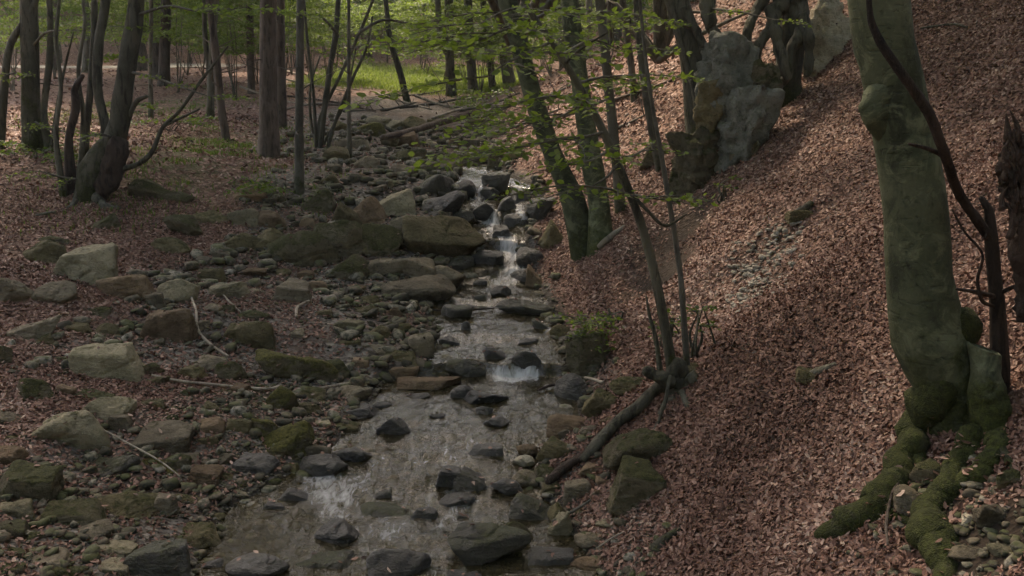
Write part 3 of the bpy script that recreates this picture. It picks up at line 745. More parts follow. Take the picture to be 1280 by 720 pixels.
 (300, 415, 36, 30, 'r_olive', 'ang', 'olive rock beside the forked branch above the mossy dome', 'the olive rock by the forked branch'),
 (322, 420, 44, 38, 'r_olive', 'ang', 'sloping brown-olive rock behind the mossy dome', None),
 (262, 455, 40, 22, 'r_grey', 'rnd', 'grey rounded rock left of the mossy dome', 'the grey rock left of the dome'),
 (240, 465, 36, 22, 'r_olive', 'ang', 'olive rock at the left end of the long stick', None),
 (288, 463, 34, 28, 'r_moss', 'rnd', 'mossy round rock between the long stick and the mossy dome', None),
 (250, 408, 26, 16, 'r_grey', 'ang', 'grey stone where the curved branch starts', None),
 (918, 158, 80, 112, 'r_crag', 'crag', 'lower block of the tall pale rock outcrop on the right slope', 'the tall rock outcrop'),
 (912, 90, 70, 100, 'r_crag', 'crag', 'knobbly upper block of the tall pale outcrop under the dark tree roots', None),
 (888, 130, 36, 60, 'r_olive', 'crag', 'narrow grey rock on the left flank of the tall outcrop', None),
 (934, 180, 42, 54, 'r_moss', 'crag', 'pale rock at the lower right of the tall outcrop', None),
 (872, 205, 60, 84, 'r_moss', 'crag', 'grey rock shelf below the tall outcrop', 'the grey rock shelf'),
 (855, 228, 40, 40, 'r_moss', 'blk', 'mossy rock at the lower tip of the rock shelf', None),
 (948, 110, 50, 66, 'r_moss', 'crag', 'dark grey rock right of the tall outcrop under the roots', None),
 (820, 195, 40, 26, 'r_moss', 'ang', 'mossy ledge left of the rock shelf', None),
 (1036, 38, 56, 88, 'r_lime', 'crag', 'whitish limestone rock left of the big beech trunk', 'the whitish limestone rock'),
 (1015, 88, 36, 28, 'r_lime', 'crag', 'small broken limestone piece below the whitish rock', None),
 (960, 130, 26, 18, 'r_lime', 'ang', 'pale small stone at the end of the twisted roots', None),
 (1000, 270, 34, 20, 'r_olive', 'slab', 'mossy flat stone lying high in the leaf slope', 'the flat stone high on the slope'),
 (1020, 470, 56, 18, 'r_olive', 'slab', 'dark thin slab half buried in the leaf slope', None),
 (1215, 648, 38, 24, 'r_lime', 'blk', 'pale block below the mossy roots of the big beech', 'the pale block under the beech roots'),
 (1245, 640, 60, 40, 'r_grey', 'ang', 'grey rock right of the pale block by the beech roots', None),
 (1262, 598, 40, 34, 'r_moss', 'ang', 'mossy rock at the right edge under the beech', None),
 (1210, 690, 56, 30, 'r_grey', 'rnd', 'grey stone at the bottom right corner', None),
 (1258, 690, 44, 24, 'r_pale', 'ang', 'pale angular stone in the bottom right corner', None),
 (1165, 592, 50, 44, 'r_moss', 'ang', 'mossy rock held between the beech roots', 'the rock between the beech roots'),
 (1140, 625, 44, 40, 'r_grey', 'ang', 'grey rock under the left beech root', None),
]
for h in H:
    u, v, w, hh, mat, kind, lab, phr = h
    nm = 'boulder' if w >= 60 else ('stone' if w < 20 else 'rock')
    if 'outcrop' in lab and w > 60: nm = 'rock_outcrop'
    if phr in ('the tall rock outcrop',):
        o = place_rock(u, v, w, hh, mat, 'crag', lab, phr, name='rock_outcrop', cat='rock outcrop', deep=.9)
    else:
        o = place_rock(u, v, w, hh, mat, kind, lab, phr, name=nm, cat='boulder' if w >= 60 else 'rock')

# smaller rocks filling the streambed: individuals with labels made from what they lie beside
R2 = random.Random(5)
hero = [r for r in ROCKS if r[4]]
cand = 0; added = 0; used = {}
NFILL = 300 - len(ROCKS) - 4
SIZEW = lambda w: 'small' if w < 17 else ('middling' if w < 26 else 'fairly large')
MW = {'r_pale': 'pale', 'r_grey': 'grey', 'r_brown': 'brown', 'r_olive': 'olive', 'r_moss': 'mossy', 'r_ymoss': 'yellow-mossed', 'r_wet': 'wet black', 'r_wetmoss': 'wet mossy'}
KW = {'ang': 'angular', 'rnd': 'rounded', 'slab': 'flat', 'blk': 'blocky', 'wedge': 'wedge-shaped'}
while added < NFILL and cand < 40000:
    cand += 1
    v = R2.uniform(150, 715); u = R2.uniform(0, 770)
    if v < 235 and not (400 < u < 660): continue
    if v >= 235 and u < 240 and R2.random() < .45: continue
    p = hit(u, v)
    l_, rk_, _, _, _ = masks(np.array([p[0]]), np.array([p[1]]))
    if rk_[0] < R2.random() * .9: continue
    xl_, xr_ = edges(p[1] / S); inw = xl_ < p[0] / S < xr_ and p[1] / S < 12.5
    if inw and R2.random() < (.94 if p[1] < 12.5 else .35): continue
    w = R2.choice([17, 20, 23, 27, 32, 38, 45, 52]) * (1 + .25 * R2.random()) * (.95 if v < 250 else 1)
    hh = w * R2.uniform(.42, .7)
    bad = False
    for r in ROCKS:
        if abs(u - r[0]) < (w + r[2]) * .42 and abs(v - r[1]) < (hh + r[3]) * .42: bad = True; break
    if bad: continue
    mat = R2.choice(['r_wet', 'r_wet', 'r_wetmoss']) if inw else R2.choice(['r_grey', 'r_grey', 'r_brown', 'r_olive', 'r_olive', 'r_moss', 'r_pale', 'r_brown'])
    kind = R2.choice(['ang', 'slab', 'wedge']) if inw else R2.choice(['ang', 'ang', 'rnd', 'slab', 'blk', 'slab'])
    hr = min(hero, key=lambda r: ((r[0] - u) ** 2 + (2 * (r[1] - v)) ** 2))
    dx, dy = u - hr[0], v - hr[1]
    if abs(dx) > 1.6 * abs(dy): rel = 'right of' if dx > 0 else 'left of'
    elif abs(dy) > 1.2 * abs(dx): rel = 'in front of' if dy > 0 else 'behind'
    else: rel = ('below' if dy > 0 else 'above') + (' and right of' if dx > 0 else ' and left of')
    lab = f"{SIZEW(w)} {MW[mat]} {KW[kind]} rock {rel} {hr[4]}"
    if lab in used: continue
    used[lab] = 1
    place_rock(u, v, w, hh, mat, kind, lab, None, name='rock' if w >= 20 else 'stone', cat='rock' if w >= 20 else 'stone')
    added += 1
print('rocks', len(ROCKS), 'cand', cand)

# pebbles and rubble: one uncountable mass
def scatter_pts(n, xr_, yr_, wfun):
    out = []
    tot = 0
    while tot < n:
        m = 60000
        y = np.exp(rng.uniform(math.log(yr_[0]), math.log(yr_[1]), m)); x = rng.uniform(-1, 1, m) * (y * .56 + 1.0)
        k = rng.random(m) < wfun(x, y)
        out.append(np.stack([x[k], y[k]], 1)); tot += k.sum()
        if k.sum() < 50: break
    return np.concatenate(out)[:n]
shapes = [rock_shape(9000 + k, 2, 2 * random.Random(k).uniform(.6, 1), 2 * random.Random(k + 1).uniform(.35, .7), ['ang', 'slab', 'rnd', 'blk'][k % 4], 2)[0] for k in range(20)]
shapes1 = [rock_shape(9100 + k, 2, 1.5, 1.1, ['ang', 'slab'][k % 2], 1)[0] for k in range(10)]
def rubble(name, n, smin, smax, wf, mat, lvl=2, label=None, yr_=(4.2, 30), bias=2.5):
    P = scatter_pts(n, None, yr_, wf); n = len(P)
    s = smin + (smax - smin) * rng.random(n) ** bias
    s = s * np.clip(P[:, 1] / 9, .7, 1.6)
    z = T(P[:, 0], P[:, 1]) + s * .18
    a = rng.uniform(0, 2 * PI, n); idx = rng.integers(0, len(shapes) if lvl == 2 else len(shapes1), n)
    SH = np.array(shapes if lvl == 2 else shapes1)[idx]
    ca, sa = np.cos(a)[:, None], np.sin(a)[:, None]
    X = SH[..., 0] * ca - SH[..., 1] * sa; Yy = SH[..., 0] * sa + SH[..., 1] * ca
    V = np.stack([X, Yy, SH[..., 2] + .15 * rng.normal(0, 1, (n, 1)) * X], -1) * s[:, None, None] * .5 + np.stack([P[:, 0], P[:, 1], z], 1)[:, None]
    Fc = ICO[lvl][1][None] + (np.arange(n) * SH.shape[1])[:, None, None]
    o = mk(name, V.reshape(-1, 3), Fc.reshape(-1, 3), mat, None, True, {'rnd': np.repeat(rng.random(n), SH.shape[1])})
    tag(o, label, 'rubble', None, 'stuff'); return o
def mat_pebble():
    m, nt, out = newmat('pebble_mix'); b = NB(nt); P, N = geo(b)
    c = b.ramp(attr(b, 'rnd'), [(0, (.04, .031, .022)), (.3, (.085, .068, .045)), (.55, (.135, .10, .068)), (.8, (.165, .145, .105)), (1, (.28, .24, .19))])
    n2 = b.noise(P, 22, 5, .65); c = b.mix(b.sm(n2, .6, .35), c, (.035, .035, .02))
    mz = b.n('ShaderNodeSeparateXYZ'); b.l(N, mz.inputs[0])
    mk_ = b.sm(b.math('ADD', b.noise(P, 4, 4), b.math('MULTIPLY', mz.outputs[2], .15)), .58, .72)
    c = b.mix(b.math('MULTIPLY', mk_, .7), c, (.06, .065, .02))
    b.l(b.prin(c, .8, b.bump(n2, .6, .02), .25), out.inputs[0]); return m
G['pebble'] = mat_pebble()
def wf_rocky(x, y):
    l_, r_, g_, p_, s_ = masks(x, y); n = fbm2(x, y, .9, 3, 61)
    return np.clip(r_ * (.3 + 1.1 * n + .5 * (l_ < .3)), 0, 1) * (y < 26)
rubble('rubble', 7000, .04, .17, wf_rocky, G['pebble'], 2, 'loose cobbles and rubble covering the streambed and its banks')
gp = [hit(275, 505), hit(300, 525), hit(330, 500), hit(300, 600), hit(240, 500)]
def wf_grav(x, y):
    l_, r_, g_, p_, s_ = masks(x, y)
    w = .12 * r_
    for g in gp: w = np.maximum(w, np.exp(-(((x - g[0]) / .55) ** 2 + ((y - g[1]) / .7) ** 2)))
    return w
rubble('gravel', 12000, .018, .05, wf_grav, G['pebble'], 1, 'fine brown gravel and pebbles between the larger stones', (4.2, 16))
def wf_scree(x, y):
    X, Y = x / S, y / S; w = np.zeros_like(X)
    for a, b_, c in SCREE: w = np.maximum(w, np.exp(-(((X - a) / c) ** 2 + ((Y - b_) / (c * 1.6)) ** 2)))
    return w
G['scree'] = mat_rock('scree_stone', (.17, .145, .115), (.27, .235, .19), (.11, .09, .07), .0)
def wf_root(x, y):
    X, Y = x / S, y / S; w = np.zeros_like(X)
    for a, b_, c in (ZB_, ZC_): w = np.maximum(w, np.exp(-(((X - a) / c) ** 2 + ((Y - b_) / c) ** 2)))
    return w
rubble('stone_debris', 420, .03, .12, wf_root, G['pebble'], 2, 'broken stones and dirt between the mossy beech roots', (3.6, 8), 2.2)
rubble('scree', 420, .02, .085, wf_scree, G['scree'], 2, 'patch of pale broken scree on the leaf slope', (8, 15), 2.0)

# ------------------------------------------------------------------ leaf litter
def litter_w(x, y):
    l_, r_, g_, p_, s_ = masks(x, y)
    return np.clip(l_ * (1 - .4 * r_) * (1 - .5 * g_) * np.clip(1 + .9 * fbm2(x, y, .9, 3, 131), .3, 1), 0, 1)
def ground_normal(x, y, e=.05):
    zx = (T(x + e, y) - T(x - e, y)) / (2 * e); zy = (T(x, y + e) - T(x, y - e)) / (2 * e)
    n = np.stack([-zx, -zy, np.ones_like(zx)], 1); return n / np.linalg.norm(n, axis=1, keepdims=True)
def litter_band(n, y0, y1, size):
    out = []; tot = 0
    while tot < n:
        m = 100000
        y = np.sqrt(rng.uniform(y0 ** 2, y1 ** 2, m)); x = rng.uniform(-1, 1, m) * (y * .58 + .6)
        k = rng.random(m) < litter_w(x, y) * np.where(x > 0, 1, .8); out.append(np.stack([x[k], y[k]], 1)); tot += k.sum()
    P = np.concatenate(out)[:n]; x, y = P[:, 0], P[:, 1]
    N = ground_normal(x, y); z = T(x, y) + rng.random(n) * .022 + .004
    sz = size * rng.uniform(.65, 1.25, n)
    patch = fbm2(x, y, 1.1, 3, 91) * .3 + fbm2(x, y, 4, 2, 93) * .15
    r_ = np.clip(rng.beta(2, 2, n) * .85 + .07 + patch, 0, 1)
    return leaves(np.stack([x, y, z], 1), sz, N, .42, 1.0, r_)
# twigs among the leaves
def twig_litter(n):
    a = Acc(); rs = np.random.default_rng(41)
    y = np.sqrt(rs.uniform(3.8 ** 2, 16 ** 2, n * 3)); x = rs.uniform(-1, 1, n * 3) * (y * .55 + .4)
    k = litter_w(x, y) > .25; x, y = x[k][:n], y[k][:n]
    an = rs.uniform(0, 2 * PI, len(x)); L = rs.uniform(.05, .28, len(x)) ** 1.0
    for i_ in range(len(x)):
        dx, dy = math.cos(an[i_]) * L[i_], math.sin(an[i_]) * L[i_]
        xs = np.array([x[i_], x[i_] + dx * .5 - dy * rs.normal(0, .12), x[i_] + dx]); ys = np.array([y[i_], y[i_] + dy * .5 + dx * rs.normal(0, .12), y[i_] + dy])
        P = np.stack([xs, ys, T(xs, ys) + .022], 1); r = rs.uniform(.0015, .0045)
        add_tube(a, P, [r, r * .8, r * .4], sides=5, seg=4, lump=0, attrv=0)
    o = a.build('twig_litter', G['b_grey'], attr='moss'); tag(o, 'small dead twigs scattered through the fallen leaves', 'twigs', None, 'stuff')
twig_litter(620)
# ------------------------------------------------------------------ grass
def blades(name, n, wf, yr_, hgt, mat, label):
    P = scatter_pts(n, None, yr_, wf); n = len(P)
    z = T(P[:, 0], P[:, 1]); h = hgt * rng.uniform(.5, 1.3, n)
    a = rng.uniform(0, 2 * PI, n); w = h * .05 + .004
    d = np.stack([np.cos(a), np.sin(a), np.zeros(n)], 1); ln = np.stack([-d[:, 1], d[:, 0], np.zeros(n)], 1) * rng.normal(0, .5, (n, 1))
    B = np.stack([P[:, 0], P[:, 1], z - .01], 1)
    up = np.array([0, 0, 1.])
    m_ = B + up * h[:, None] * .55 + ln * h[:, None] * .3; t = B + up * h[:, None] * .9 + ln * h[:, None] * .9
    V = np.stack([B - d * w[:, None], B + d * w[:, None], m_ + d * w[:, None] * .8, t, m_ - d * w[:, None] * .8], 1)
    Fq = np.array([(0, 1, 2, 4)])[None] + (np.arange(n) * 5)[:, None, None]; Ft = np.array([(4, 2, 3)])[None] + (np.arange(n) * 5)[:, None, None]
    o = mk(name, V.reshape(-1, 3), [Fq.reshape(-1, 4), Ft.reshape(-1, 3)], mat, None, False, {'rnd': np.repeat(rng.random(n), 5)})
    return tag(o, label, 'grass', None, 'stuff')
blades('clearing_grass', 22000, lambda x, y: np.clip((masks(x, y)[2]), 0, 1) * (y > 31), (32, 52), .17, G['grass'], 'bright sunlit grass and weeds in the far clearing')
blades('ground_cover', 5000, lambda x, y: np.clip(masks(x, y)[2] * (.3 + fbm2(x, y, 1.5, 3, 66) * 2), 0, 1) * (y < 30), (10, 30), .09, G['green'], 'thin green ground cover on the left bank under the trees')

# ------------------------------------------------------------------ foliage sprays
def spray(origin, dirv, L, leaf, rs, droop=.15, tw=None, nsub=9, thick=.004):
    """flat fan of twigs with alternate leaves; returns leaf positions, headings; adds twigs to acc tw"""
    d = np.array([dirv[0], dirv[1], 0.]); d /= max(np.linalg.norm(d), 1e-6)
    s_ = np.array([-d[1], d[0], 0.])
    n = max(4, int(L / (leaf * .9)))
    t = np.linspace(0, 1, n); rise = dirv[2] * t * L
    wob = rs.normal(0, .04, 2)
    main = origin + d * (t * L)[:, None] + s_ * (np.sin(t * 3 + wob[0] * 20) * L * .06)[:, None] + np.array([0, 0, 1]) * (rise - droop * L * t ** 2)[:, None]
    P, Hd = [], []
    if tw is not None: add_tube(tw, main[::max(1, n // 5)], np.linspace(thick * 1.6, thick * .6, len(main[::max(1, n // 5)])), sides=5, seg=6, lump=0)
    for k in range(1, nsub + 1):
        f = k / (nsub + 1); side = 1 if k % 2 else -1
        o = main[min(n - 1, int(f * (n - 1)))]
        dd = d * .65 + s_ * side * rs.uniform(.6, 1.0); dd /= np.linalg.norm(dd)
        sl = L * .55 * (1 - f * .55) * rs.uniform(.7, 1.1)
        m = max(2, int(sl / (leaf * .55)))
        tt = np.linspace(.12, 1, m)[:, None]
        q = o + dd * tt * sl + np.array([0, 0, -1]) * (droop * .7 * sl) * tt ** 2 + rs.normal(0, leaf * .06, (m, 3))
        if tw is not None: add_tube(tw, [o, q[m // 2], q[-1]], [thick * .7, thick * .5, thick * .3], sides=4, seg=4, lump=0)
        perp = np.array([-dd[1], dd[0], 0.])
        sg = np.where(np.arange(m) % 2, 1, -1)[:, None]
        q[:, 2] += rs.normal(0, leaf * .25, m); P.append(q); Hd.append(dd * .6 + perp * sg * .9 + rs.normal(0, .15, (m, 3)))
    sg = np.where(np.arange(n) % 2, 1, -1)[:, None]
    P.append(main); Hd.append(d * .6 + s_ * sg)
    return np.concatenate(P), np.concatenate(Hd)

def foliage(name, sprays, mat, parent, origin, leafsize, seed, wide=1.15, dens=1.0, tilt=.5):
    rs = np.random.default_rng(seed); tw = Acc(); Ps, Hs = [], []
    for (o, d, L) in sprays:
        P, Hd = spray(np.asarray(o, float), d, L, leafsize, rs, tw=tw if len(sprays) < 60 else None, nsub=int(max(4, min(12, L / leafsize / 1.2))))
        Ps.append(P); Hs.append(Hd)
    P = np.concatenate(Ps); Hd = np.concatenate(Hs)
    k = rs.random(len(P)) < dens; P, Hd = P[k], Hd[k]
    V, Fq, rv = leaves(P, leafsize * rs.uniform(.65, 1.15, len(P)), None, tilt, .6, None, Hd, wide, rs)
    a = Acc(); a.add(V, Fq, rv)
    o = a.build(name, mat, parent, origin, smooth=False)
    if tw.v: tw.build('twigs', G['b_grey'], parent, origin, attr='moss')
    return o

# canopy: high crowns, with a gap in the sun's path to the clearing
SUN_EL, SUN_AZ = math.radians(52), math.radians(-28)      # azimuth measured from +Y towards +X
SD = np.array([math.sin(SUN_AZ) * math.cos(SUN_EL), math.cos(SUN_AZ) * math.cos(SUN_EL), math.sin(SUN_EL)])
def lit(P):
    """ground point reached by the sun ray through P, is it in the opening?"""
    t = (P[:, 2] + .3) / SD[2]; x = P[:, 0] - SD[0] * t; y = P[:, 1] - SD[1] * t
    a = (x > -7.8) & (x < 1.8) & (y > 32) & (y < 50)
    b_ = (x > -32) & (x < -12) & (y > 43.5) & (y < 47.5)
    return a | b_
def crown(parent, origin, c, rad, hgt, n, seed, mat):
    n = int(n * .8)
    rs = np.random.default_rng(seed)
    nb = max(10, n // 45); cc = rs.normal(0, 1, (nb, 3)); cc /= np.linalg.norm(cc, axis=1, keepdims=True)
    cc = c + cc * (rs.random((nb, 1)) ** .4) * np.array([rad, rad, hgt])
    lm = Acc()
    for q_ in cc[:: max(1, nb // 9)]:
        mid = (np.array(c) + q_) / 2 + rs.normal(0, .3, 3); add_tube(lm, [np.array(c) - [0, 0, hgt * .9], mid, q_], [.07, .04, .015], sides=6, seg=8, lump=.05)
    idx = rs.integers(0, nb, n)
    P = cc[idx] + rs.normal(0, 1, (n, 3)) * np.array([.75, .75, .28])
    P = P[~lit(P)]
    xc_ = np.interp(P[:, 1] / S, EY, (EL + ER) / 2) * S; P = P[~((np.abs(xc_ - P[:, 0]) < 2.4) & (P[:, 1] > 7) & (P[:, 1] < 90) & (rs.random(len(P)) < .93))]
    if len(P) == 0: return
    V, Fq, rv = leaves(P, rs.uniform(.22, .42, len(P)), None, .45, .5, None, None, 1.5, rs)
    a = Acc(); a.add(V, Fq, rv)
    o = a.build('crown', mat, parent, origin, smooth=False)
    lm.build('limbs', G['b_grey'], o, None, attr='moss')

def tree(label, pts, bark='b_grey', cat='tree', name='tree', height=None, crownr=3.2, crownn=1400, group=None, depth=None, sides=14, flare=1.5,
         branches=(), lump=.09, mossh=.5, base_on=None, extra_sprays=0, spraymat='green_far', lean=None, low=None, stubs=0):
    """pts: (u, v, width px) from the base upward, at the depth where the base meets the ground"""
    seed = abs(hash_(label)); rs = np.random.default_rng(seed)
    b0 = hit(pts[0][0], pts[0][1]) if depth is None else at(pts[0][0], pts[0][1], depth)
    Y = b0[1]
    if depth is not None:
        b0 = np.array([b0[0], Y, T(b0[0], Y)[0]])
    P = [at(u, v, Y + (lean or 0) * k) for k, (u, v, w) in enumerate(pts)]
    R = [w * px(Y, v) / 2 for u, v, w in pts]
    P[0] = np.array([P[0][0], Y, min(P[0][2], T(P[0][0], Y)[0]) - .12 - R[0] * 1.6]); 
    r0 = R[0]
    # flare near the base
    P2 = [P[0]]; R2_ = [R[0] * flare]
    d01 = P[1] - P[0]; L01 = np.linalg.norm(d01)
    for f in (min(.3, 1.2 * r0 / L01 + .05), min(.6, 3.5 * r0 / L01 + .1)):
        P2.append(P[0] + d01 * f); R2_.append(R[0] * (1 + (flare - 1) * (.45 if f < .3 else .08)) * (1 - f) + R[1] * f)
    P = P2 + P[1:]; R = R2_ + R[1:]
    t = thing(name, b0, label, cat, group)
    top = P[-1]; dr = P[-1] - P[-2]; dr /= np.linalg.norm(dr)
    Ht = height or float(np.clip(R[-1] * 90, 6, 15))
    if pts[-1][1] <= 5 and Ht > 0:
        k = 5; rt = R[-1]
        for j in range(1, k + 1):
            dr = dr * .8 + np.array([0, 0, 1.]) * .2 + rs.normal(0, .03, 3); dr /= np.linalg.norm(dr)
            P.append(P[-1] + dr * Ht / k); R.append(rt * (1 - .75 * j / k))
    a = Acc()
    zb = b0[2]
    mo = lambda V: .45 * np.exp(-np.clip(V[:, 2] - zb, 0, 99) / mossh)
    add_tube(a, P, R, sides=sides, seed=seed % 1000, lump=lump, attrv=mo, seg=int(np.clip(np.linalg.norm(np.diff(np.array(P), axis=0), axis=1).sum() / max(r0 * 1.2, .05), 12, 140)))
    a.build('trunk', G[bark], t, b0, attr='moss')
    for br in branches:
        bp = [at(u, v, Y + (br[0][3] if len(br[0]) > 3 else 0) + .0 * i) for i, (u, v, w, *_) in enumerate(br)]
        if len(br[0]) > 3: bp = [at(q_[0], q_[1], Y + q_[3]) for q_ in br]
        rr = [q_[2] * px(Y) / 2 for q_ in br]
        a = Acc(); add_tube(a, bp, rr, sides=8, seed=seed % 99, lump=.08, attrv=.0); a.build('branch', G[bark], t, b0, attr='moss')
    if stubs:
        for j in range(stubs):
            a = Acc()
            f = rs.uniform(.1, .6); i0 = rs.uniform(0.15, .85); zz = b0[2] + rs.uniform(.6, 4.5)
            pz = np.array(P); x0 = np.interp(zz, pz[:, 2], pz[:, 0]); y0 = np.interp(zz, pz[:, 2], pz[:, 1])
            an = rs.uniform(0, 2 * PI); L = rs.uniform(.3, 1.1); dd = np.array([math.cos(an), math.sin(an), rs.uniform(-.2, .5)])
            o_ = np.array([x0, y0, zz]); add_tube(a, [o_, o_ + dd * L * .5 + rs.normal(0, .04, 3), o_ + dd * L + rs.normal(0, .1, 3)], [.012, .008, .003], sides=5, seg=7, lump=0)
            a.build('dead_twig', G[bark], t, b0, attr='moss')
    if crownn:
        c = P[-1] + [0, 0, -Ht * .22]
        crown(t, b0, c, crownr, min(3.0, Ht * .3), crownn, seed, G['green_far'])
    if extra_sprays:
        sp = []
        pz = np.array(P)
        for j in range(extra_sprays):
            z0, z1 = low or (1.2, 5.0)
            zz = b0[2] + rs.uniform(z0, z1); x0 = np.interp(zz, pz[:, 2], pz[:, 0]); y0 = np.interp(zz, pz[:, 2], pz[:, 1])
            an = rs.uniform(0, 2 * PI); o_ = np.array([x0 + math.cos(an) * rs.uniform(.1, 1.1), y0 + math.sin(an) * rs.uniform(.1, 1.1), zz])
            sp.append((o_, (math.cos(an), math.sin(an), rs.uniform(-.05, .35)), rs.uniform(.7, 1.6)))
        foliage('foliage', sp, G[spraymat], t, b0, .085 if Y < 20 else .11, seed)
    return t, np.array(P), np.array(R), b0
def hash_(s):
    h = 7
    for ch in s: h = (h * 31 + ord(ch)) % 1000003
    return h

GT = 'forest trees around the stream'
# --- the big beech on the right
beech, bP, bR, bb = tree('large smooth green-grey beech with a knobby bulge and mossy roots on the right', [(1192, 522, 62), (1187, 480, 78), (1164, 430, 93), (1149, 350, 78), (1143, 250, 76), (1126, 150, 72), (1112, 80, 70), (1098, 0, 76)],
     'b_beech', name='beech_tree', height=9, crownr=4.5, crownn=3400, sides=40, flare=1.0, lump=.03, mossh=.9, group=None)
YB = bb[1]
def knob():
    m = px(YB, 130); a = Acc(); Yk = YB - .03
    V, q_, t_ = tube([at(1122, 78, Yk), at(1112, 104, Yk), at(1098, 122, Yk - .02), at(1086, 132, Yk - .03), at(1076, 138, Yk - .03)], [18 * m, 24 * m, 20 * m, 13 * m, 6 * m], sides=32, seg=50, lump=.06, lumpscale=7, seed=3)
    V2, q2, t2 = tube([at(1100, 118, Yk), at(1096, 138, Yk - .02), at(1102, 160, Yk), at(1116, 190, Yk + .02)], [20 * m, 20 * m, 15 * m, 6 * m], sides=28, seg=30, lump=.08, lumpscale=7)
    V = V + (np.sin(V[:, 2] * 95 + V[:, 0] * 60) * .0008)[:, None] * np.array([1, -.6, 0])
    a.add(V, q_, 0); a.t.append(t_); n2_ = a.n; a.add(V2, q2, .1); a.t.append(t2 + n2_); a.build('branch_collar', G['b_beech'], beech, bb, attr='moss')
knob()
def root(parent, org, pts, bark='b_root', name='root', dy=0, sides=14, moss=.4, off=.0):
    """pts (u, v, w): laid on the ground where each pixel meets it"""
    P, R = [], []
    for k, (u, v, w, *e) in enumerate(pts):
        p = hit(u, v); 
        if e: p = at(u, v, e[0])
        m = px(p[1], v); r = w * m / 2; P.append(p + np.array([0, -r * .2, r * .12 + off])); R.append(r)
    a = Acc(); rsr = np.random.default_rng(int(pts[0][0] + pts[-1][1]))
    if len(P) > 2: P, R = catmull(P, R, len(P) * 3); P[1:-1] += rsr.normal(0, .16, (len(P) - 2, 3)) * R[1:-1, None] * [1, 1, .5]; R = R * rsr.uniform(.85, 1.15, len(R))
    add_tube(a, P, R, sides=max(sides, 18), seg=len(P) * 4, seed=int(pts[0][0]), lump=.2, attrv=lambda V: moss + .25 * fbm(V, 6, 3, 4), lumpscale=7)
    if parent is beech:
        vv = a.v[0]; up_ = vv[np.nonzero(fbm(vv, 5, 2, 6) > .12)[0]]
        if len(up_): litter_spots.append(up_[rsr.choice(len(up_), min(len(up_), 26))] + [0, -.01, .006])
    return a.build(name, G[bark], parent, org, attr='moss')
root(beech, bb, [(1186, 400, 44, YB), (1178, 450, 60, YB), (1168, 495, 56, YB - .05), (1152, 538, 46), (1130, 580, 38), (1106, 614, 40), (1080, 640, 46), (1052, 660, 40), (1022, 674, 18)], moss=.26)
root(beech, bb, [(1150, 545, 34, YB - .12), (1126, 572, 29), (1118, 600, 23), (1122, 626, 16), (1112, 650, 9)], moss=.2)
root(beech, bb, [(1204, 462, 20, YB), (1216, 484, 34, YB), (1222, 508, 40, YB - .08), (1216, 545, 38), (1198, 580, 34), (1180, 610, 32), (1170, 634, 34)], moss=.36)
root(beech, bb, [(1180, 612, 26), (1164, 640, 39), (1160, 668, 44), (1176, 700, 39), (1186, 745, 23)], moss=.34)
root(beech, bb, [(1235, 480, 32, YB), (1246, 525, 31, YB - .15), (1244, 562, 26), (1226, 590, 29), (1206, 606, 26), (1190, 618, 16)], moss=.36)
root(beech, bb, [(1170, 626, 29), (1150, 640, 20), (1142, 660, 13), (1150, 690, 8)], moss=.3)
root(beech, bb, [(1175, 500, 32, YB - .1), (1158, 540, 26), (1150, 572, 17), (1156, 600, 10)], moss=.28)
root(beech, bb, [(1250, 560, 18), (1262, 590, 12), (1276, 600, 8)], moss=.1)
root(beech, bb, [(1108, 630, 18), (1128, 650, 12), (1150, 656, 6)], moss=.2)
# --- thin tree right of the beech, its branch crosses in front of the trunk
st, sP, sR, sb = tree('slim bare tree with a long leaning branch right of the big beech', [(1252, 520, 30), (1250, 450, 24), (1246, 380, 18), (1240, 310, 16), (1236, 262, 12), (1226, 246, 7)], 'b_dead', crownn=0, depth=YB - .1, sides=16, flare=1.2, height=0, group=GT,
     branches=[[(1240, 300, 14, 0), (1222, 276, 13, -.03), (1198, 240, 12, -.12), (1180, 190, 12, -.36), (1160, 140, 12, -.44), (1120, 82, 11, -.5), (1094, 40, 9, -.5), (1086, 0, 6, -.5), (1080, -120, 3, -.5)],
               [(1182, 196, 6, -.3), (1160, 186, 5, -.34), (1136, 180, 3, -.4)],
               [(1248, 372, 6, 0), (1225, 366, 6, -.1), (1195, 361, 3, -.2)], [(1248, 368, 6, 0), (1268, 358, 5, -.1), (1290, 352, 3, -.2)],
               [(1246, 384, 4, 0), (1228, 376, 5, -.1), (1222, 350, 4, -.15), (1228, 318, 3, -.2), (1206, 290, 3, -.25), (1190, 262, 2, -.3)]])
# cut stump beside it
a = Acc(); p = at(1233, 520, YB - .28); m = px(YB, 450)
add_tube(a, [at(1244, 575, YB - .22), at(1238, 520, YB - .26), at(1233, 470, YB - .24), at(1230, 442, YB - .2), at(1228, 412, YB - .18)], [32 * m, 25 * m, 19 * m, 17 * m, 17 * m], sides=28, seg=60, lump=.2, lumpscale=9, attrv=lambda V: .75 * np.exp(-np.clip(V[:, 2] - p[2], 0, 9) / .22))
a.v[0][:, 2] = np.minimum(a.v[0][:, 2], at(1230, 437, YB - .2)[2] + (a.v[0][:, 0] - p[0]) * -.35 + fbm(a.v[0], 25, 2, 2) * .012)
o = a.build('tree_stump', G['b_beech'], None, p, attr='moss'); o.location = tuple(p); tag(o, 'short grey-green cut stump standing between beech trunk and slim tree', 'stump')
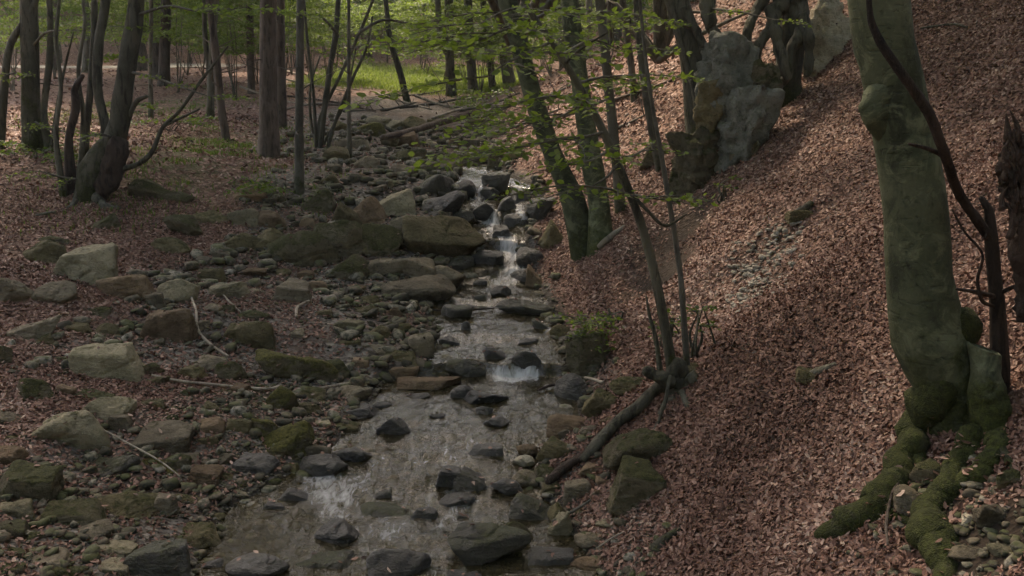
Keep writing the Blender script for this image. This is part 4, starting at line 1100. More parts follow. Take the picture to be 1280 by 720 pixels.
# black jagged snag at the right edge
a = Acc(); Ysn = YB - .5; p = at(1285, 380, Ysn); m = px(Ysn, 250)
V, q_, t_ = tube([at(1298, 400, Ysn), at(1288, 330, Ysn), at(1276, 250, Ysn), at(1268, 205, Ysn), at(1270, 170, Ysn)], [15 * m, 14 * m, 13 * m, 15 * m, 5 * m], sides=28, seg=60, lump=.0)
d_ = fbm(V, 22, 3, 5); V[:, 2] += d_ * .05; V[:, 0] += np.abs(fbm(V * np.array([1, 1, .6]), 30, 2, 9)) * -.05
V[:, 0] += (np.round(fbm(V * np.array([1, 1, .35]), 16, 2, 31) * 4) / 4 * .07)
a.add(V, q_, 0); a.t.append(t_)
rsn = np.random.default_rng(8)
for k in range(26):
    c_ = at(1268 + rsn.uniform(-16, 14), rsn.uniform(165, 300), Ysn - .06); L_ = rsn.uniform(.08, .2)
    add_tube(a, [c_, c_ + [rsn.uniform(-.03, .02), 0, L_ * .5], c_ + [rsn.uniform(-.07, .01), -.02, L_]], [.022, .014, .002], sides=5, seg=6, lump=.2)
a.build('dead_snag', G['b_dead'], None, p, attr='moss')
o = bpy.data.objects['dead_snag']; o.location = tuple(p); tag(o, 'black jagged rotten snag at the right edge of the slope', 'dead tree')
a = Acc(); p0 = hit(1318, 500); add_tube(a, [p0 - [0, 0, .1], at(1308, 440, Ysn), at(1296, 395, Ysn)], [14 * m, 13 * m, 15 * m], sides=16, lump=.15, attrv=0)
a.build('snag_base', G['b_dead'], o, p, attr='moss')

# --- leaning hazel in the centre, from a gnarled stump
hz, hP, hR, hb = tree('thin dark leaning tree crossing the middle, growing from the gnarled stump', [(846, 488, 19), (838, 450, 13), (822, 360, 12), (806, 295, 11), (786, 238, 11), (752, 160, 10), (718, 98, 9), (688, 50, 8), (655, 0, 7)],
     'b_dark', sides=14, crownr=3.0, crownn=700, height=5, flare=1.6, name='hazel_tree', group=GT, lump=.06,
     branches=[[(790, 243, 5, 0), (812, 266, 4, -.1), (832, 282, 4, -.1), (858, 268, 2, -.1)], [(706, 80, 4, 0), (725, 62, 3, -.2), (760, 40, 2, -.4)], [(772, 205, 4, 0), (760, 220, 3, -.2), (742, 232, 2, -.4)]])
YH = hb[1]
h2, *_ = tree('very slim straight stem standing right of the leaning tree', [(862, 478, 10), (857, 430, 8), (850, 340, 7), (838, 262, 7), (826, 190, 6), (812, 110, 5), (800, 0, 4)], 'b_grey', sides=10, crownr=1.5, crownn=300, height=4, group=GT, depth=YH + .1, flare=1.3)
h3, *_ = tree('short thin shoot with bare twigs left of the leaning tree foot', [(833, 470, 8), (820, 425, 6), (812, 395, 4), (808, 370, 2)], 'b_dark', sides=8, crownn=0, height=0, group=GT, depth=YH + .05)
sm = thing('gnarled_stump', hb, 'gnarled stump with hanging roots at the foot of the leaning tree', 'stump')
for pts in ([(850, 450, 18, YH), (846, 478, 26, YH), (842, 505, 20, YH - .03)], [(838, 480, 18, YH - .08), (820, 470, 14, YH - .1), (805, 462, 10, YH - .1)], [(860, 470, 18, YH - .03), (876, 492, 12, YH - .05), (890, 500, 6, YH - .1)],
            [(845, 500, 14, YH - .1), (830, 510, 8), (822, 535, 5), (808, 560, 4)], [(838, 470, 5, YH - .15), (830, 505, 5, YH - .25), (818, 540, 4), (800, 562, 3)], [(852, 490, 10, YH - .1), (862, 510, 8), (885, 500, 5)]):
    root(sm, hb, pts, 'b_dark', moss=-.1, sides=10)
root(sm, hb, [(858, 478, 20, YH), (850, 500, 14, YH - .05), (838, 520, 5)], 'b_dark', moss=.0, sides=12)

# --- the pair of leaning trunks in the right middle
tree('thick leaning grey beech, left one of the pair above the right bank', [(742, 302, 44), (716, 250, 30), (690, 190, 24), (672, 140, 24), (655, 80, 23), (643, 30, 23), (634, 0, 24)], 'b_beech', sides=24, crownr=3.8, crownn=2000, height=10, flare=1.3, group=GT, name='beech_tree')
tree('grey beech trunk behind the thin leaning tree, right one of the pair', [(754, 300, 34), (748, 250, 26), (736, 180, 24), (726, 110, 23), (716, 40, 22), (712, 0, 22)], 'b_beech', sides=20, crownr=3.5, crownn=1600, height=10, flare=1.3, group=GT, name='beech_tree')
tree('straight slim dark trunk right of the beech pair', [(778, 262, 15), (770, 200, 12), (762, 120, 12), (754, 40, 12), (750, 0, 12)], 'b_grey', crownn=900, height=8, group=GT, stubs=6)
tree('thin stem bending right in front of the rock shelf', [(880, 190, 8), (868, 120, 7), (850, 50, 7), (838, 0, 7)], 'b_grey', crownn=500, height=6, crownr=2, group=GT, stubs=3)
tree('thin grey stem standing left of the rock shelf', [(828, 210, 10), (812, 150, 8), (802, 80, 8), (795, 0, 7)], 'b_grey', crownn=500, height=6, crownr=2, group=GT, stubs=4)
tree('pale thin stem between beech pair and rock shelf', [(796, 160, 10), (790, 90, 8), (778, 0, 8)], 'b_grey', crownn=500, height=7, crownr=2, group=GT, stubs=3, depth=17)

# trees standing on the outcrop: roots over the rock
YOUT = hit(915, 214)[1]
ot, oP, oR, ob = tree('stout dark tree rooted over the rocks left of the tall outcrop', [(884, 150, 40), (872, 100, 40), (864, 60, 34), (852, 20, 32), (846, 0, 30)], 'b_dark', crownn=3400, crownr=4.8, height=8, group=GT, flare=1.2, sides=20, lump=.14, depth=YOUT + 1.0)
YO = ob[1]
for pts in ([(856, 10, 11, YO - .2), (872, 45, 11, YO - .3), (884, 70, 10, YO - .35), (900, 80, 8, YO - .35), (916, 96, 6, YO - .35)],
            [(884, 0, 22, YO - .2), (888, 30, 17, YO - .3), (898, 52, 12, YO - .35), (908, 72, 8, YO - .35)],
            [(884, 100, 14, YO - .3), (890, 140, 10, YO - .35), (894, 175, 7, YO - .3)], [(866, 100, 12, YO - .3), (880, 180, 12, YO - .35), (850, 250, 10, YO - .6)]):
    root(ot, ob, pts, 'b_dark', moss=.1)
rt, rP, rR, rb_ = tree('tree with snaking mossy roots clasping the rocks between outcrop and limestone', [(985, 100, 34), (988, 60, 34), (992, 25, 36), (990, 0, 34)], 'b_dark', crownn=3400, crownr=4.8, height=8, group=GT, flare=1.1, sides=20, lump=.14, depth=YOUT + .9)
YR = rb_[1]
for pts in ([(996, 0, 22, YR - .1), (1002, 36, 18, YR - .2), (990, 62, 15, YR - .3), (984, 92, 11, YR - .35), (970, 116, 7, YR - .35)],
            [(976, 0, 20, YR - .1), (966, 30, 15, YR - .25), (950, 54, 13, YR - .35), (946, 80, 10, YR - .4), (952, 112, 6, YR - .4)],
            [(962, -10, 16, YR - .1), (945, 16, 13, YR - .2), (934, 44, 11, YR - .3), (938, 76, 7, YR - .3)],
            [(1000, 20, 18, YR - .25), (1012, 60, 12, YR - .35), (1008, 95, 8, YR - .35)],
            [(960, 10, 14, YR - .2), (975, 60, 14, YR - .4), (985, 100, 10, YR - .45)]):
    root(rt, rb_, pts, 'b_dark', moss=.12)

# --- left group
lt, lP, lR, lb_ = tree('straight thick trunk at the far left of the tree group', [(40, 190, 26), (39, 130, 23), (37, 60, 22), (36, 0, 22)], 'b_dark', crownn=3800, crownr=4.6, height=11, group=GT, sides=20, stubs=6, mossh=1.5)
YL = lb_[1]
tree('thin sinuous stem right of the far left trunk', [(66, 205, 13), (55, 140, 8), (62, 75, 8), (62, 0, 7)], 'b_dark', crownn=600, height=7, group=GT, depth=YL - .1)
bt, bP2, bR2, bb2 = tree('thick leaning tree with a burled hollow base in the left group', [(100, 245, 40), (120, 212, 42), (146, 168, 27), (154, 120, 24), (164, 50, 22), (171, 0, 20)], 'b_dark', crownn=3800, crownr=4.6, height=11, group=GT, sides=26, flare=1.0, lump=.15, mossh=1.2,
     branches=[[(150, 212, 7, -.1), (172, 205, 6, -.2), (190, 190, 6, -.3), (203, 160, 5, -.3), (225, 138, 4, -.35), (252, 100, 4, -.4), (285, 58, 2, -.5)], [(205, 158, 3, -.3), (225, 148, 3, -.35), (250, 136, 2, -.4)],
               [(160, 150, 7, 0), (170, 128, 6, -.1), (184, 120, 4, -.2)]])
a = Acc(); m = px(bb2[1], 200); Yb = bb2[1] - .1
V, q_, t_ = tube([at(118, 262, Yb), at(130, 232, Yb), at(140, 208, Yb), at(148, 188, Yb), at(148, 168, Yb + .1)], [8 * m, 14 * m, 17 * m, 13 * m, 6 * m], sides=36, seg=60, lump=.3, lumpscale=3.2, seed=4)
V = V + np.array([[1, 1, 0]]) * (fbm(V * np.array([1, 1, .25]), 13, 3, 12) * .05)[:, None]
a.add(V, q_, .12); a.t.append(t_); a.build('burl', G['b_dead'], bt, bb2, attr='moss')
for k_, pts_ in enumerate(([(112, 232, 18, Yb), (92, 236, 12), (74, 240, 6)], [(122, 240, 16, Yb), (128, 258, 10), (150, 262, 5)], [(104, 235, 16, Yb), (96, 252, 10), (84, 262, 5)])):
    root(bt, bb2, pts_, 'b_dark', moss=.1)
tree('curved mossy trunk beside the burled tree', [(112, 230, 20), (132, 165, 12), (122, 110, 12), (124, 50, 12), (132, 0, 12)], 'b_dark', crownn=900, height=9, group=GT, depth=bb2[1] + .1)
tree('broken-topped dark stub in the left group', [(86, 222, 18), (86, 175, 10), (95, 135, 11), (93, 112, 8), (104, 94, 5)], 'b_dead', name='dead_tree', crownn=0, height=0, group=GT, depth=bb2[1] + .05)
tree('dark slanting stem behind the burled tree', [(100, 195, 12), (108, 160, 9), (116, 80, 9), (118, 0, 8)], 'b_dark', crownn=500, height=7, group=GT, depth=bb2[1] + .5)
tree('slender curved bare shoot in the left group', [(58, 170, 5), (72, 130, 4), (82, 80, 3), (92, 40, 2)], 'b_dark', crownn=0, height=0, group=GT, depth=YL - .3)
tree('thin mossy stem rising left of the burled base', [(78, 225, 9), (70, 170, 6), (76, 110, 5), (70, 50, 5), (74, 0, 4)], 'b_dark', crownn=300, height=6, crownr=2, group=GT, depth=bb2[1] - .1)
tree('thin stem forking up through the left group', [(96, 222, 8), (104, 150, 6), (98, 90, 5), (106, 30, 4), (104, 0, 4)], 'b_dark', crownn=300, height=6, crownr=2, group=GT, depth=bb2[1] + .3, extra_sprays=3, low=(1.0, 2.6))
tree('dark leaning trunk cut by the left edge', [(-12, 110, 10), (10, 68, 9), (28, 30, 8), (45, 0, 7)], 'b_dark', crownn=600, height=7, group=GT, depth=17)
# --- middle distance
MID = [
 ('reddish brown trunk standing alone beyond the leafy left bank', [(203, 108, 15), (206, 60, 13), (208, 0, 13)], 'b_brown', None),
 ('slim dark trunk left of the solitary brown trunk', [(188, 148, 6), (188, 80, 5), (189, 0, 5)], 'b_dark', None),
 ('dark trunk forking above the left bank', [(284, 176, 10), (276, 130, 10), (270, 70, 10), (262, 0, 9)], 'b_brown', None),
 ('slim trunk close behind the forking dark trunk', [(262, 150, 9), (264, 80, 8), (270, 0, 8)], 'b_dark', None),
 ('straight trunk left of the big spruce-like trunk', [(314, 118, 10), (313, 60, 9), (312, 0, 9)], 'b_brown', None),
 ('big straight reddish conifer trunk left of the streambed', [(336, 197, 28), (336, 120, 22), (335, 40, 21), (335, 0, 21)], 'b_brown', None),
 ('narrower trunk tucked behind the big conifer trunk', [(352, 160, 13), (351, 80, 12), (350, 0, 12)], 'b_brown', None),
 ('slim grey tree at the lower left bank rocks', [(373, 240, 13), (374, 160, 11), (375, 60, 10), (376, 0, 10)], 'b_grey', None),
 ('slender pale sapling in the streambed rocks', [(437, 202, 6), (436, 120, 5), (436, 0, 4)], 'b_grey', None),
 ('dark curved tree leaning over the clearing edge', [(512, 128, 9), (500, 90, 8), (488, 50, 7), (482, 0, 6)], 'b_dark', None),
 ('dark forked trunk right of the clearing', [(564, 120, 13), (562, 60, 11), (561, 0, 11)], 'b_dark', None),
 ('grey trunk right of the dark forked trunk', [(592, 116, 14), (588, 60, 11), (585, 0, 11)], 'b_grey', None),
 ('slim dark trunk between grey trunks at the right', [(617, 112, 9), (610, 50, 8), (604, 0, 8)], 'b_dark', None),
 ('grey trunk left of the leaning beech pair', [(640, 108, 15), (628, 50, 14), (618, 0, 13)], 'b_grey', None),
]
for lab, pts, bk, dp in MID:
    br = []
    if 'forked trunk right of the clearing' in lab: br = [[(562, 72, 8, 0), (552, 50, 7, -.1), (547, 0, 7, -.1), (545, -60, 5, -.1)]]
    if 'forking dark' in lab: br = [[(274, 118, 7, 0), (262, 90, 6, 0), (256, 40, 6, 0), (255, -40, 4, 0)]]
    tree(lab, pts, bk, crownn=3200, crownr=4.6, height=10, group=GT, depth=dp, sides=14, branches=br, stubs=7, extra_sprays=26 if pts[0][1] < 130 else 0, low=(1.2, 4.0))
# dark multi-stem shrub by the sapling
shb = hit(402, 185)
sh = thing('bare_shrub', shb, 'dark many-stemmed bare shrub beside the slender sapling', 'shrub')
for pts in ([(400, 190, 8), (405, 140, 7), (412, 90, 7), (420, 40, 7), (424, -20, 6)], [(402, 190, 6), (400, 150, 5), (425, 95, 4), (450, 40, 4), (470, -10, 3)],
            [(408, 192, 5), (420, 150, 4), (440, 100, 4), (458, 60, 3), (466, 20, 2)], [(396, 190, 5), (392, 120, 4), (385, 60, 4), (380, 0, 3)], [(398, 215, 5), (405, 180, 4), (430, 130, 3), (445, 60, 2)],
            [(404, 186, 4), (390, 160, 4), (388, 110, 3), (400, 70, 2)]):
    a = Acc(); P = [at(u, v, shb[1] + .1 * k) for k, (u, v, w) in enumerate(pts)]; add_tube(a, P, [w * px(shb[1]) / 2 for _, _, w in pts], sides=7, lump=.08, attrv=0); a.build('stem', G['b_dark'], sh, shb, attr='moss')

# --- background forest: trees further off, each its own
rb = random.Random(3)
kinds = ['slim', 'straight', 'leaning', 'thick', 'dark']
bgw = ['between the clearing and the far slope', 'deep in the far left woods', 'behind the path on the left', 'beyond the clearing', 'high on the far right slope']
bg = []
for k in range(76):
    for tr_ in range(60):
        Y = rb.uniform(36, 72); X = rb.uniform(-.62, .3) * Y
        if -13 < X < 2 and Y < 50: continue
        if abs(Y / S - 33 - .1 * (X / S + 12)) < 1.6 and X < -10: continue
        if all((X - a_) ** 2 + (Y - b_) ** 2 > 6 for a_, b_ in bg): break
    bg.append((X, Y))
    z = T(X, Y)[0]
    u, v = proj((X, Y, z)); r = rb.uniform(.1, .24); w = 2 * r / px(Y)
    where = bgw[2] if X < -.3 * Y and Y > 48 else bgw[1] if X < -.3 * Y else bgw[3] if X < .03 * Y else bgw[4]
    near = min([('the big conifer trunk', 336), ('the burled tree', 150), ('the far left trunk', 38), ('the solitary brown trunk', 205), ('the forked trunk', 562), ('the curved clearing tree', 500), ('the leaning beech pair', 680), ('the slender sapling', 437), ('the dark forking trunk', 275), ('the tall outcrop', 900)], key=lambda q_: abs(q_[1] - u))
    side = 'left of' if u < near[1] else 'right of'
    kd = 'slim' if r < .14 else 'thick' if r > .2 else 'middling'
    lab = f"{kd} far trunk {where}, {side} {near[0]}"
    k2 = 0
    ADJ = ['smooth grey', 'dark brown', 'mossy', 'ivy-green', 'leaning dusky', 'shaded olive', 'weathered']
    lab0 = lab
    mat = rb.choice(['b_grey', 'b_dark', 'b_brown'])
    MA = {'b_grey': 'grey', 'b_dark': 'dark', 'b_brown': 'reddish'}[mat]
    lab = lab0.replace('far trunk', f'{MA} far tree')
    tree(lab, [(u, v, w * 1.1), (u + rb.uniform(-4, 4), v - 2.2 / px(Y), w), (u + rb.uniform(-8, 8), min(v - 6 / px(Y), 4), w * .9)], mat,
         crownn=2000, crownr=4.2, height=7, group='far trees of the forest', depth=Y, sides=9, extra_sprays=rb.choice([18, 26, 36]), low=(1.2, 6.5), spraymat=rb.choice(['green_far', 'green_far', 'lime']), stubs=0)

for k, (X, Y, lab_) in enumerate([(9.5, 17, 'tree standing high up the right slope, uppermost above the big beech'), (12.5, 21, 'tree at the top of the right slope beyond the big beech crown'), (7.2, 25, 'grey tree high on the slope behind the whitish limestone rock'), (4.6, 26, 'dark tree on the slope above the tall outcrop'),  # uppermost trees stand out of view, added to shade the slope
      (3.0, 30, 'grey tree far up the right slope between beech pair and outcrop'), (6.5, 34, 'reddish tree far up the slope behind the outcrop roots'), (1.8, 35, 'slim tree up the right slope behind the straight slim trunk'), (13, 32, 'tree far up beyond the top of the right slope')]):
    z = T(X, Y)[0]; u, v = proj((X, Y, z)); w_ = .34 / px(Y)
    tree(lab_, [(u, v, w_), (u - 4, v - 2.2 / px(Y), w_ * .9), (u - 10, min(v - 5 / px(Y), 4), w_ * .85)], ['b_grey', 'b_dark', 'b_brown'][k % 3], crownn=3200, crownr=4.8, height=7, group='far trees of the forest', depth=Y, sides=10, extra_sprays=8, low=(1.5, 5), spraymat='green_far')
# unseen trees added behind and beside the viewpoint to block low frontal light
for k, (X, Y, lab_) in enumerate([(-5, -6, 'unseen shade tree added behind the viewpoint on the left bank'), (5.5, -4, 'unseen shade tree added behind the viewpoint on the right slope'), (1.5, -13, 'unseen shade tree added behind the viewpoint by the lower stream'), (-10, -14, 'farther unseen shade tree added behind the viewpoint on the left'), (10, -12, 'farther unseen shade tree added behind the viewpoint on the right'),
      (-13, 3, 'unseen shade tree added beside the viewpoint far to the left'), (-15, 13, 'unseen shade tree added out of view on the left bank'), (-3, -22, 'slim unseen shade tree added well behind the viewpoint'), (8, 5, 'unseen shade tree added up the slope beside the viewpoint')]):
    z = T(X, Y)[0]; t = thing('tree', (X, Y, z), lab_, 'tree', 'unseen trees added around the viewpoint for shade'); rs = np.random.default_rng(500 + k)
    a = Acc(); r = rs.uniform(.14, .24); P = [np.array([X, Y, z - .2]), np.array([X + .1, Y, z + .4]), np.array([X + rs.normal(0, .2), Y, z + 4]), np.array([X + rs.normal(0, .5), Y, z + 11])]
    add_tube(a, P, [r * 1.5, r * 1.05, r * .9, r * .3], sides=12, attrv=.1); a.build('trunk', G[['b_beech', 'b_grey', 'b_dark'][k % 3]], t, (X, Y, z), attr='moss')
    crown(t, (X, Y, z), P[-1] - [0, 0, 2.5], 4.2, 4.0, 2600, 600 + k, G['green_far'])
n = 30000; rs = np.random.default_rng(78)  # unseen ring of leaves, added to keep low sky light off the scene
an = rs.uniform(math.radians(160), math.radians(380), n); rad = rs.uniform(17, 30, n)
x = np.cos(an) * rad * 1.1; y = np.sin(an) * rad + 4; z = T(x, y) + rs.random(n) * 13 + .2
k = ~((y > 4) & (np.abs(x) < .62 * y + 3)); P = np.stack([x, y, z], 1)[k]
V, Fq, rv = leaves(P, rs.uniform(.35, .75, len(P)), None, .5, .6, None, None, 1.4, rs)
a = Acc(); a.add(V, Fq, rv); fw = a.build('unseen_leaf_wall', G['green_far'], smooth=False)
tag(fw, 'unseen wall of leaves added around the viewpoint to block low sky light', 'woods', None, 'stuff')
# the woods beyond, one leafy mass nobody could count
n = 80000; rs = np.random.default_rng(77)
y = rs.uniform(60, 108, n); x = rs.uniform(-.66, .5, n) * y; cl = fbm2(x, y, .12, 3, 50) + fbm2(x, y * 0, .3, 3, 51) * .6
z = T(x, y) + rs.random(n) ** .8 * (7 + 4 * cl) + .3
fn = fbm(np.stack([x, y, z * 2], 1), .45, 3, 52); k = fn > -.2
P = np.stack([x, y, z], 1)[k]
V, Fq, rv = leaves(P, rs.uniform(.3, .6, len(P)), None, .45, .6, np.clip(.5 + fn[k] + rs.normal(0, .2, len(P)), 0, 1), None, 1.4, rs)
a = Acc(); a.add(V, Fq, rv); fw = a.build('far_woods', G['green_far'], smooth=False)
tag(fw, 'dim green mass of far foliage closing the view behind the trees', 'woods', None, 'stuff')
# understory shrubs with layered leaves
def shrub(label, u, v, depth, wpx, hpx, n, mat, name='leafy_shrub', leaf=.09, L=(.5, 1.0), zlo=0.1, cat='shrub', group='leafy understory shrubs'):
    b0 = hit(u, v) if depth is None else None
    if depth: 
        p = at(u, v, depth); b0 = np.array([p[0], depth, T(p[0], depth)[0]])
    m = px(b0[1]); rs = np.random.default_rng(hash_(label)); W, Hh = wpx * m / 2, hpx * m
    t = thing(name, b0, label, cat, group)
    a = Acc()
    sp = []
    for k in range(n):
        an = rs.uniform(0, 2 * PI); rr = W * rs.random() ** .6; z = Hh * rs.uniform(zlo, 1)
        o_ = b0 + [math.cos(an) * rr * .7, math.sin(an) * rr * .7, z]
        sp.append((o_, (math.cos(an), math.sin(an), rs.uniform(-.1, .3)), rs.uniform(*L)))
    for k in range(5):
        s0 = sp[rs.integers(0, len(sp))][0]
        add_tube(a, [b0 + rs.normal(0, .03, 3) * [1, 1, 0] - [0, 0, .05], (b0 + s0) / 2 + rs.normal(0, .08, 3), s0], [.018, .012, .006], sides=6, seg=9, lump=.05, attrv=0)
    a.build('stem', G['b_dark'], t, b0, attr='moss')
    foliage('foliage', sp, G[mat], t, b0, leaf, hash_(label) + 1)
    return t
SH = [
 ('bright leafy bush at the right edge of the clearing', 585, 108, None, 70, 60, 26, 'lime', .12),
 ('pale green bush overhanging the clearing right side', 535, 98, 44, 60, 40, 18, 'lime', .12),
 ('green bush behind the clearing to the left', 440, 90, 50, 90, 60, 30, 'green_far', .13),
 ('wide light green bush at the back of the clearing', 500, 82, 56, 120, 60, 36, 'lime', .14),
 ('leafy bush left of the path end', 20, 112, 40, 60, 70, 26, 'lime', .12),
 ('tall green bush behind the left tree group', 110, 100, 46, 90, 90, 34, 'green_far', .13),
 ('layered beech sapling foliage beyond the solitary brown trunk', 235, 105, 38, 80, 110, 34, 'green_far', .12),
 ('young beech foliage behind the forking dark trunk', 290, 110, 34, 60, 110, 30, 'green_far', .11),
 ('soft green bush behind the big conifer trunk', 365, 105, 40, 70, 100, 32, 'green_far', .12),
 ('leafy young beech left of the clearing', 410, 100, 36, 50, 100, 26, 'green_far', .11),
 ('green bush right of the grey trunks', 612, 95, 34, 60, 90, 28, 'green', .11),
 ('low leafy plants on the right upper bank by the log', 630, 150, None, 80, 34, 16, 'green', .09),
 ('bright low leaves right of the upstream log', 605, 162, None, 30, 18, 7, 'lime', .10),
 ('dim green bush at the top behind the beech pair', 690, 60, 28, 90, 60, 26, 'green', .11),
 ('small green bush on the far right slope', 780, 60, 26, 80, 50, 20, 'green', .10),
 ('low fern-like plant on the left bank by the slim grey tree', 345, 240, None, 50, 10, 6, 'green', .07),
 ('low green sprig behind the mossy rocks near the burled tree', 215, 165, None, 60, 20, 6, 'green', .08),
 ('green sprigs at the foot of the far left trunk', 45, 200, None, 70, 22, 8, 'green', .07),
]
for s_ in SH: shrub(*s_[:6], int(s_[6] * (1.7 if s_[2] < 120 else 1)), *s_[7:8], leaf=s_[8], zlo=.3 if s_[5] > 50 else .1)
YB_L = ['far left, left of the thick straight trunk', 'between the thick straight trunk and the burled tree', 'just right of the burled tree top', 'left of the solitary brown trunk', 'right of the solitary brown trunk', 'left of the dark forking trunk', 'right of the dark forking trunk', 'left of the big conifer trunk',
        'just right of the big conifer trunk', 'right of the slim grey tree', 'over the left end of the clearing', 'over the middle of the clearing', 'over the right end of the clearing', 'behind the dark forked trunk', 'behind the grey trunks', 'behind the leaning beech pair']
for k, u_ in enumerate([15, 70, 165, 190, 222, 255, 292, 322, 352, 392, 432, 485, 528, 556, 600, 660]):
    Yd = [30, 36, 33, 40, 31, 37, 29, 34, 30, 36, 47, 50, 46, 38, 33, 30][k]
    p_ = at(u_, 110, Yd); zt = T(p_[0], Yd)[0]; u0_, v0_ = proj((p_[0], Yd, zt))
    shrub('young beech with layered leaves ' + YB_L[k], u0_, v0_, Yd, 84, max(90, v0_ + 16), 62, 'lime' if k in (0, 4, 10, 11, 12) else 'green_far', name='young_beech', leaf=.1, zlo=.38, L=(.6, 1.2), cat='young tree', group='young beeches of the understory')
    Yd += 17; p_ = at(u_ + 17, 90, Yd); zt = T(p_[0], Yd)[0]; u0_, v0_ = proj((p_[0], Yd, zt))
    shrub('dense taller young beech farther back, ' + YB_L[k], u0_, v0_, Yd, 78, v0_ + 24, 46, 'lime' if k % 3 == 0 else 'green_far', name='young_beech', leaf=.15, zlo=.25, L=(.9, 1.7), cat='young tree', group='young beeches of the understory')
# ivy on the rock, a plant of its own
shrub('bright green ivy climbing over the mossy upright rock', 736, 452, None, 50, 58, 34, 'lime', name='ivy', leaf=.055, L=(.12, .24), zlo=0.3, cat='ivy', group=None)
# young broad-leaved plants on the slope
for k, (u, v, n_, hp, lb) in enumerate([(872, 448, 5, 70, 'upright young plant with broad pale leaves right of the leaning tree'), (836, 428, 7, 46, 'leafy shoots around the foot of the leaning tree'), (770, 405, 4, 20, 'low green sprig in front of the dark bank scar'), (905, 250, 3, 30, 'tiny green sprig below the tall outcrop')]):
    shrub(lb, u, v, None, 24, hp, n_, 'green', name='young_plant', leaf=.055, L=(.12, .22), cat='plant', group=None)

# sprays hanging in the middle air, on real branches of the trees
def bough(parent, org, pts, Y, mat='lime', leaf=.075, nsp=6, seed=1, L=(.5, .9), th=4, spread=.5):
    rs = np.random.default_rng(seed)
    P = [at(u, v, Y + dy) for u, v, dy in pts]
    a = Acc(); add_tube(a, P, np.linspace(th, 1.2, len(P)) * px(Y) / 2, sides=6, lump=.06, attrv=0); a.build('branch', G['b_grey'], parent, org, attr='moss')
    Q, _ = catmull(P, np.ones(len(P)), 30)
    sp = []
    nsp = max(3, int(nsp * .7))
    for k in range(nsp):
        q_ = Q[int(29 * (k + 1) / nsp)]; d = Q[-1] - Q[0]; d /= np.linalg.norm(d)
        an = rs.choice([-1, 1]) * rs.uniform(.2, 1.2); dx, dy = d[0], d[1]
        dv = (dx * math.cos(an) - dy * math.sin(an), dx * math.sin(an) + dy * math.cos(an), rs.uniform(-.1, .12))
        sp.append((q_, dv, rs.uniform(*L)))
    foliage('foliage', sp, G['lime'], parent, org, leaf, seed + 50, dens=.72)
bough(hz, hb, [(755, 165, 0), (725, 172, -.4), (690, 176, -.7), (665, 182, -.9)], YH, 'lime', 0.064, 6, 1)
bough(hz, hb, [(772, 205, 0), (800, 190, .3), (815, 180, .5)], YH, 'green', 0.060, 3, 2, (.3, .6))
bough(hz, hb, [(792, 245, 0), (760, 236, -.4), (720, 232, -.7), (700, 232, -.9)], YH, 'green', 0.058, 5, 3, (.35, .7))
bough(hz, hb, [(790, 243, 0), (812, 248, -.2), (828, 245, -.3)], YH, 'lime', 0.058, 3, 4, (.25, .4))
bough(hz, hb, [(700, 70, 0), (740, 50, .4), (775, 62, .6)], YH, 'lime', 0.064, 5, 5, (.5, .9))
bough(hz, hb, [(690, 52, 0), (660, 66, -.5), (628, 82, -.8), (610, 95, -1)], YH, 'lime', 0.064, 7, 6, (.5, .9))
bough(hz, hb, [(670, 22, 0), (700, 10, .4), (740, 14, .6), (780, 20, .8)], YH, 'lime', 0.064, 6, 7, (.5, .9))
bough(hz, hb, [(660, 8, 0), (630, 14, -.4), (600, 30, -.6)], YH, 'lime', 0.060, 5, 8, (.5, .9))
bough(hz, hb, [(740, 130, 0), (705, 120, -.4), (650, 128, -.7), (610, 148, -1)], YH, 'green', 0.060, 6, 9, (.4, .8))
bough(hz, hb, [(765, 185, 0), (740, 200, -.3), (710, 205, -.4)], YH, 'lime', 0.060, 4, 12, (.3, .6))
bough(hz, hb, [(672, 30, 0), (640, 34, -.3), (600, 50, -.6), (570, 60, -.8)], YH, 'lime', .062, 10, 31, (.5, .9))
bough(hz, hb, [(722, 104, 0), (760, 96, .3), (800, 104, .5)], YH, 'lime', .06, 7, 32, (.4, .8))
bough(hz, hb, [(735, 125, 0), (700, 146, -.3), (672, 150, -.5)], YH, 'lime', .06, 7, 33, (.4, .8))
bough(bt, bb2, [(168, 20, 0), (210, 8, -.4), (250, 14, -.8), (300, 10, -1.2)], bb2[1], 'lime', 0.070, 7, 10, (.6, 1.0))
bough(bt, bb2, [(160, 90, 0), (190, 96, -.4), (230, 110, -.8), (260, 120, -1.0)], bb2[1], 'green', 0.058, 5, 11, (.5, .9))
bough(lt, lb_, [(38, 60, 0), (60, 40, -.4), (100, 38, -.8)], YL, 'green', 0.060, 5, 13, (.5, .9))
bough(bt, bb2, [(146, 172, 0), (120, 168, -.4), (95, 175, -.6)], bb2[1], 'green', .06, 5, 21, (.3, .6))
bough(bt, bb2, [(112, 225, 0), (80, 222, -.3), (50, 214, -.5)], bb2[1], 'green', .055, 5, 22, (.3, .5))
bough(lt, lb_, [(38, 100, 0), (20, 92, -.4), (5, 95, -.6)], YL, 'lime', .065, 6, 23, (.4, .8))
bough(lt, lb_, [(38, 150, 0), (60, 160, -.4), (85, 165, -.6)], YL, 'green', 0.058, 4, 14, (.4, .8))
bough(sh, shb, [(420, 40, 0), (400, 20, -.4), (380, 18, -.8)], shb[1], 'lime', 0.070, 5, 15, (.6, 1.0))
bough(sh, shb, [(450, 40, 0), (480, 25, .4), (520, 30, .8), (560, 24, 1.0)], shb[1], 'lime', 0.075, 7, 16, (.7, 1.2))
bough(ot, ob, [(870, 40, 0), (850, 30, -.5), (820, 28, -.9), (780, 32, -1.1)], YO, 'green', 0.060, 5, 17, (.4, .8))
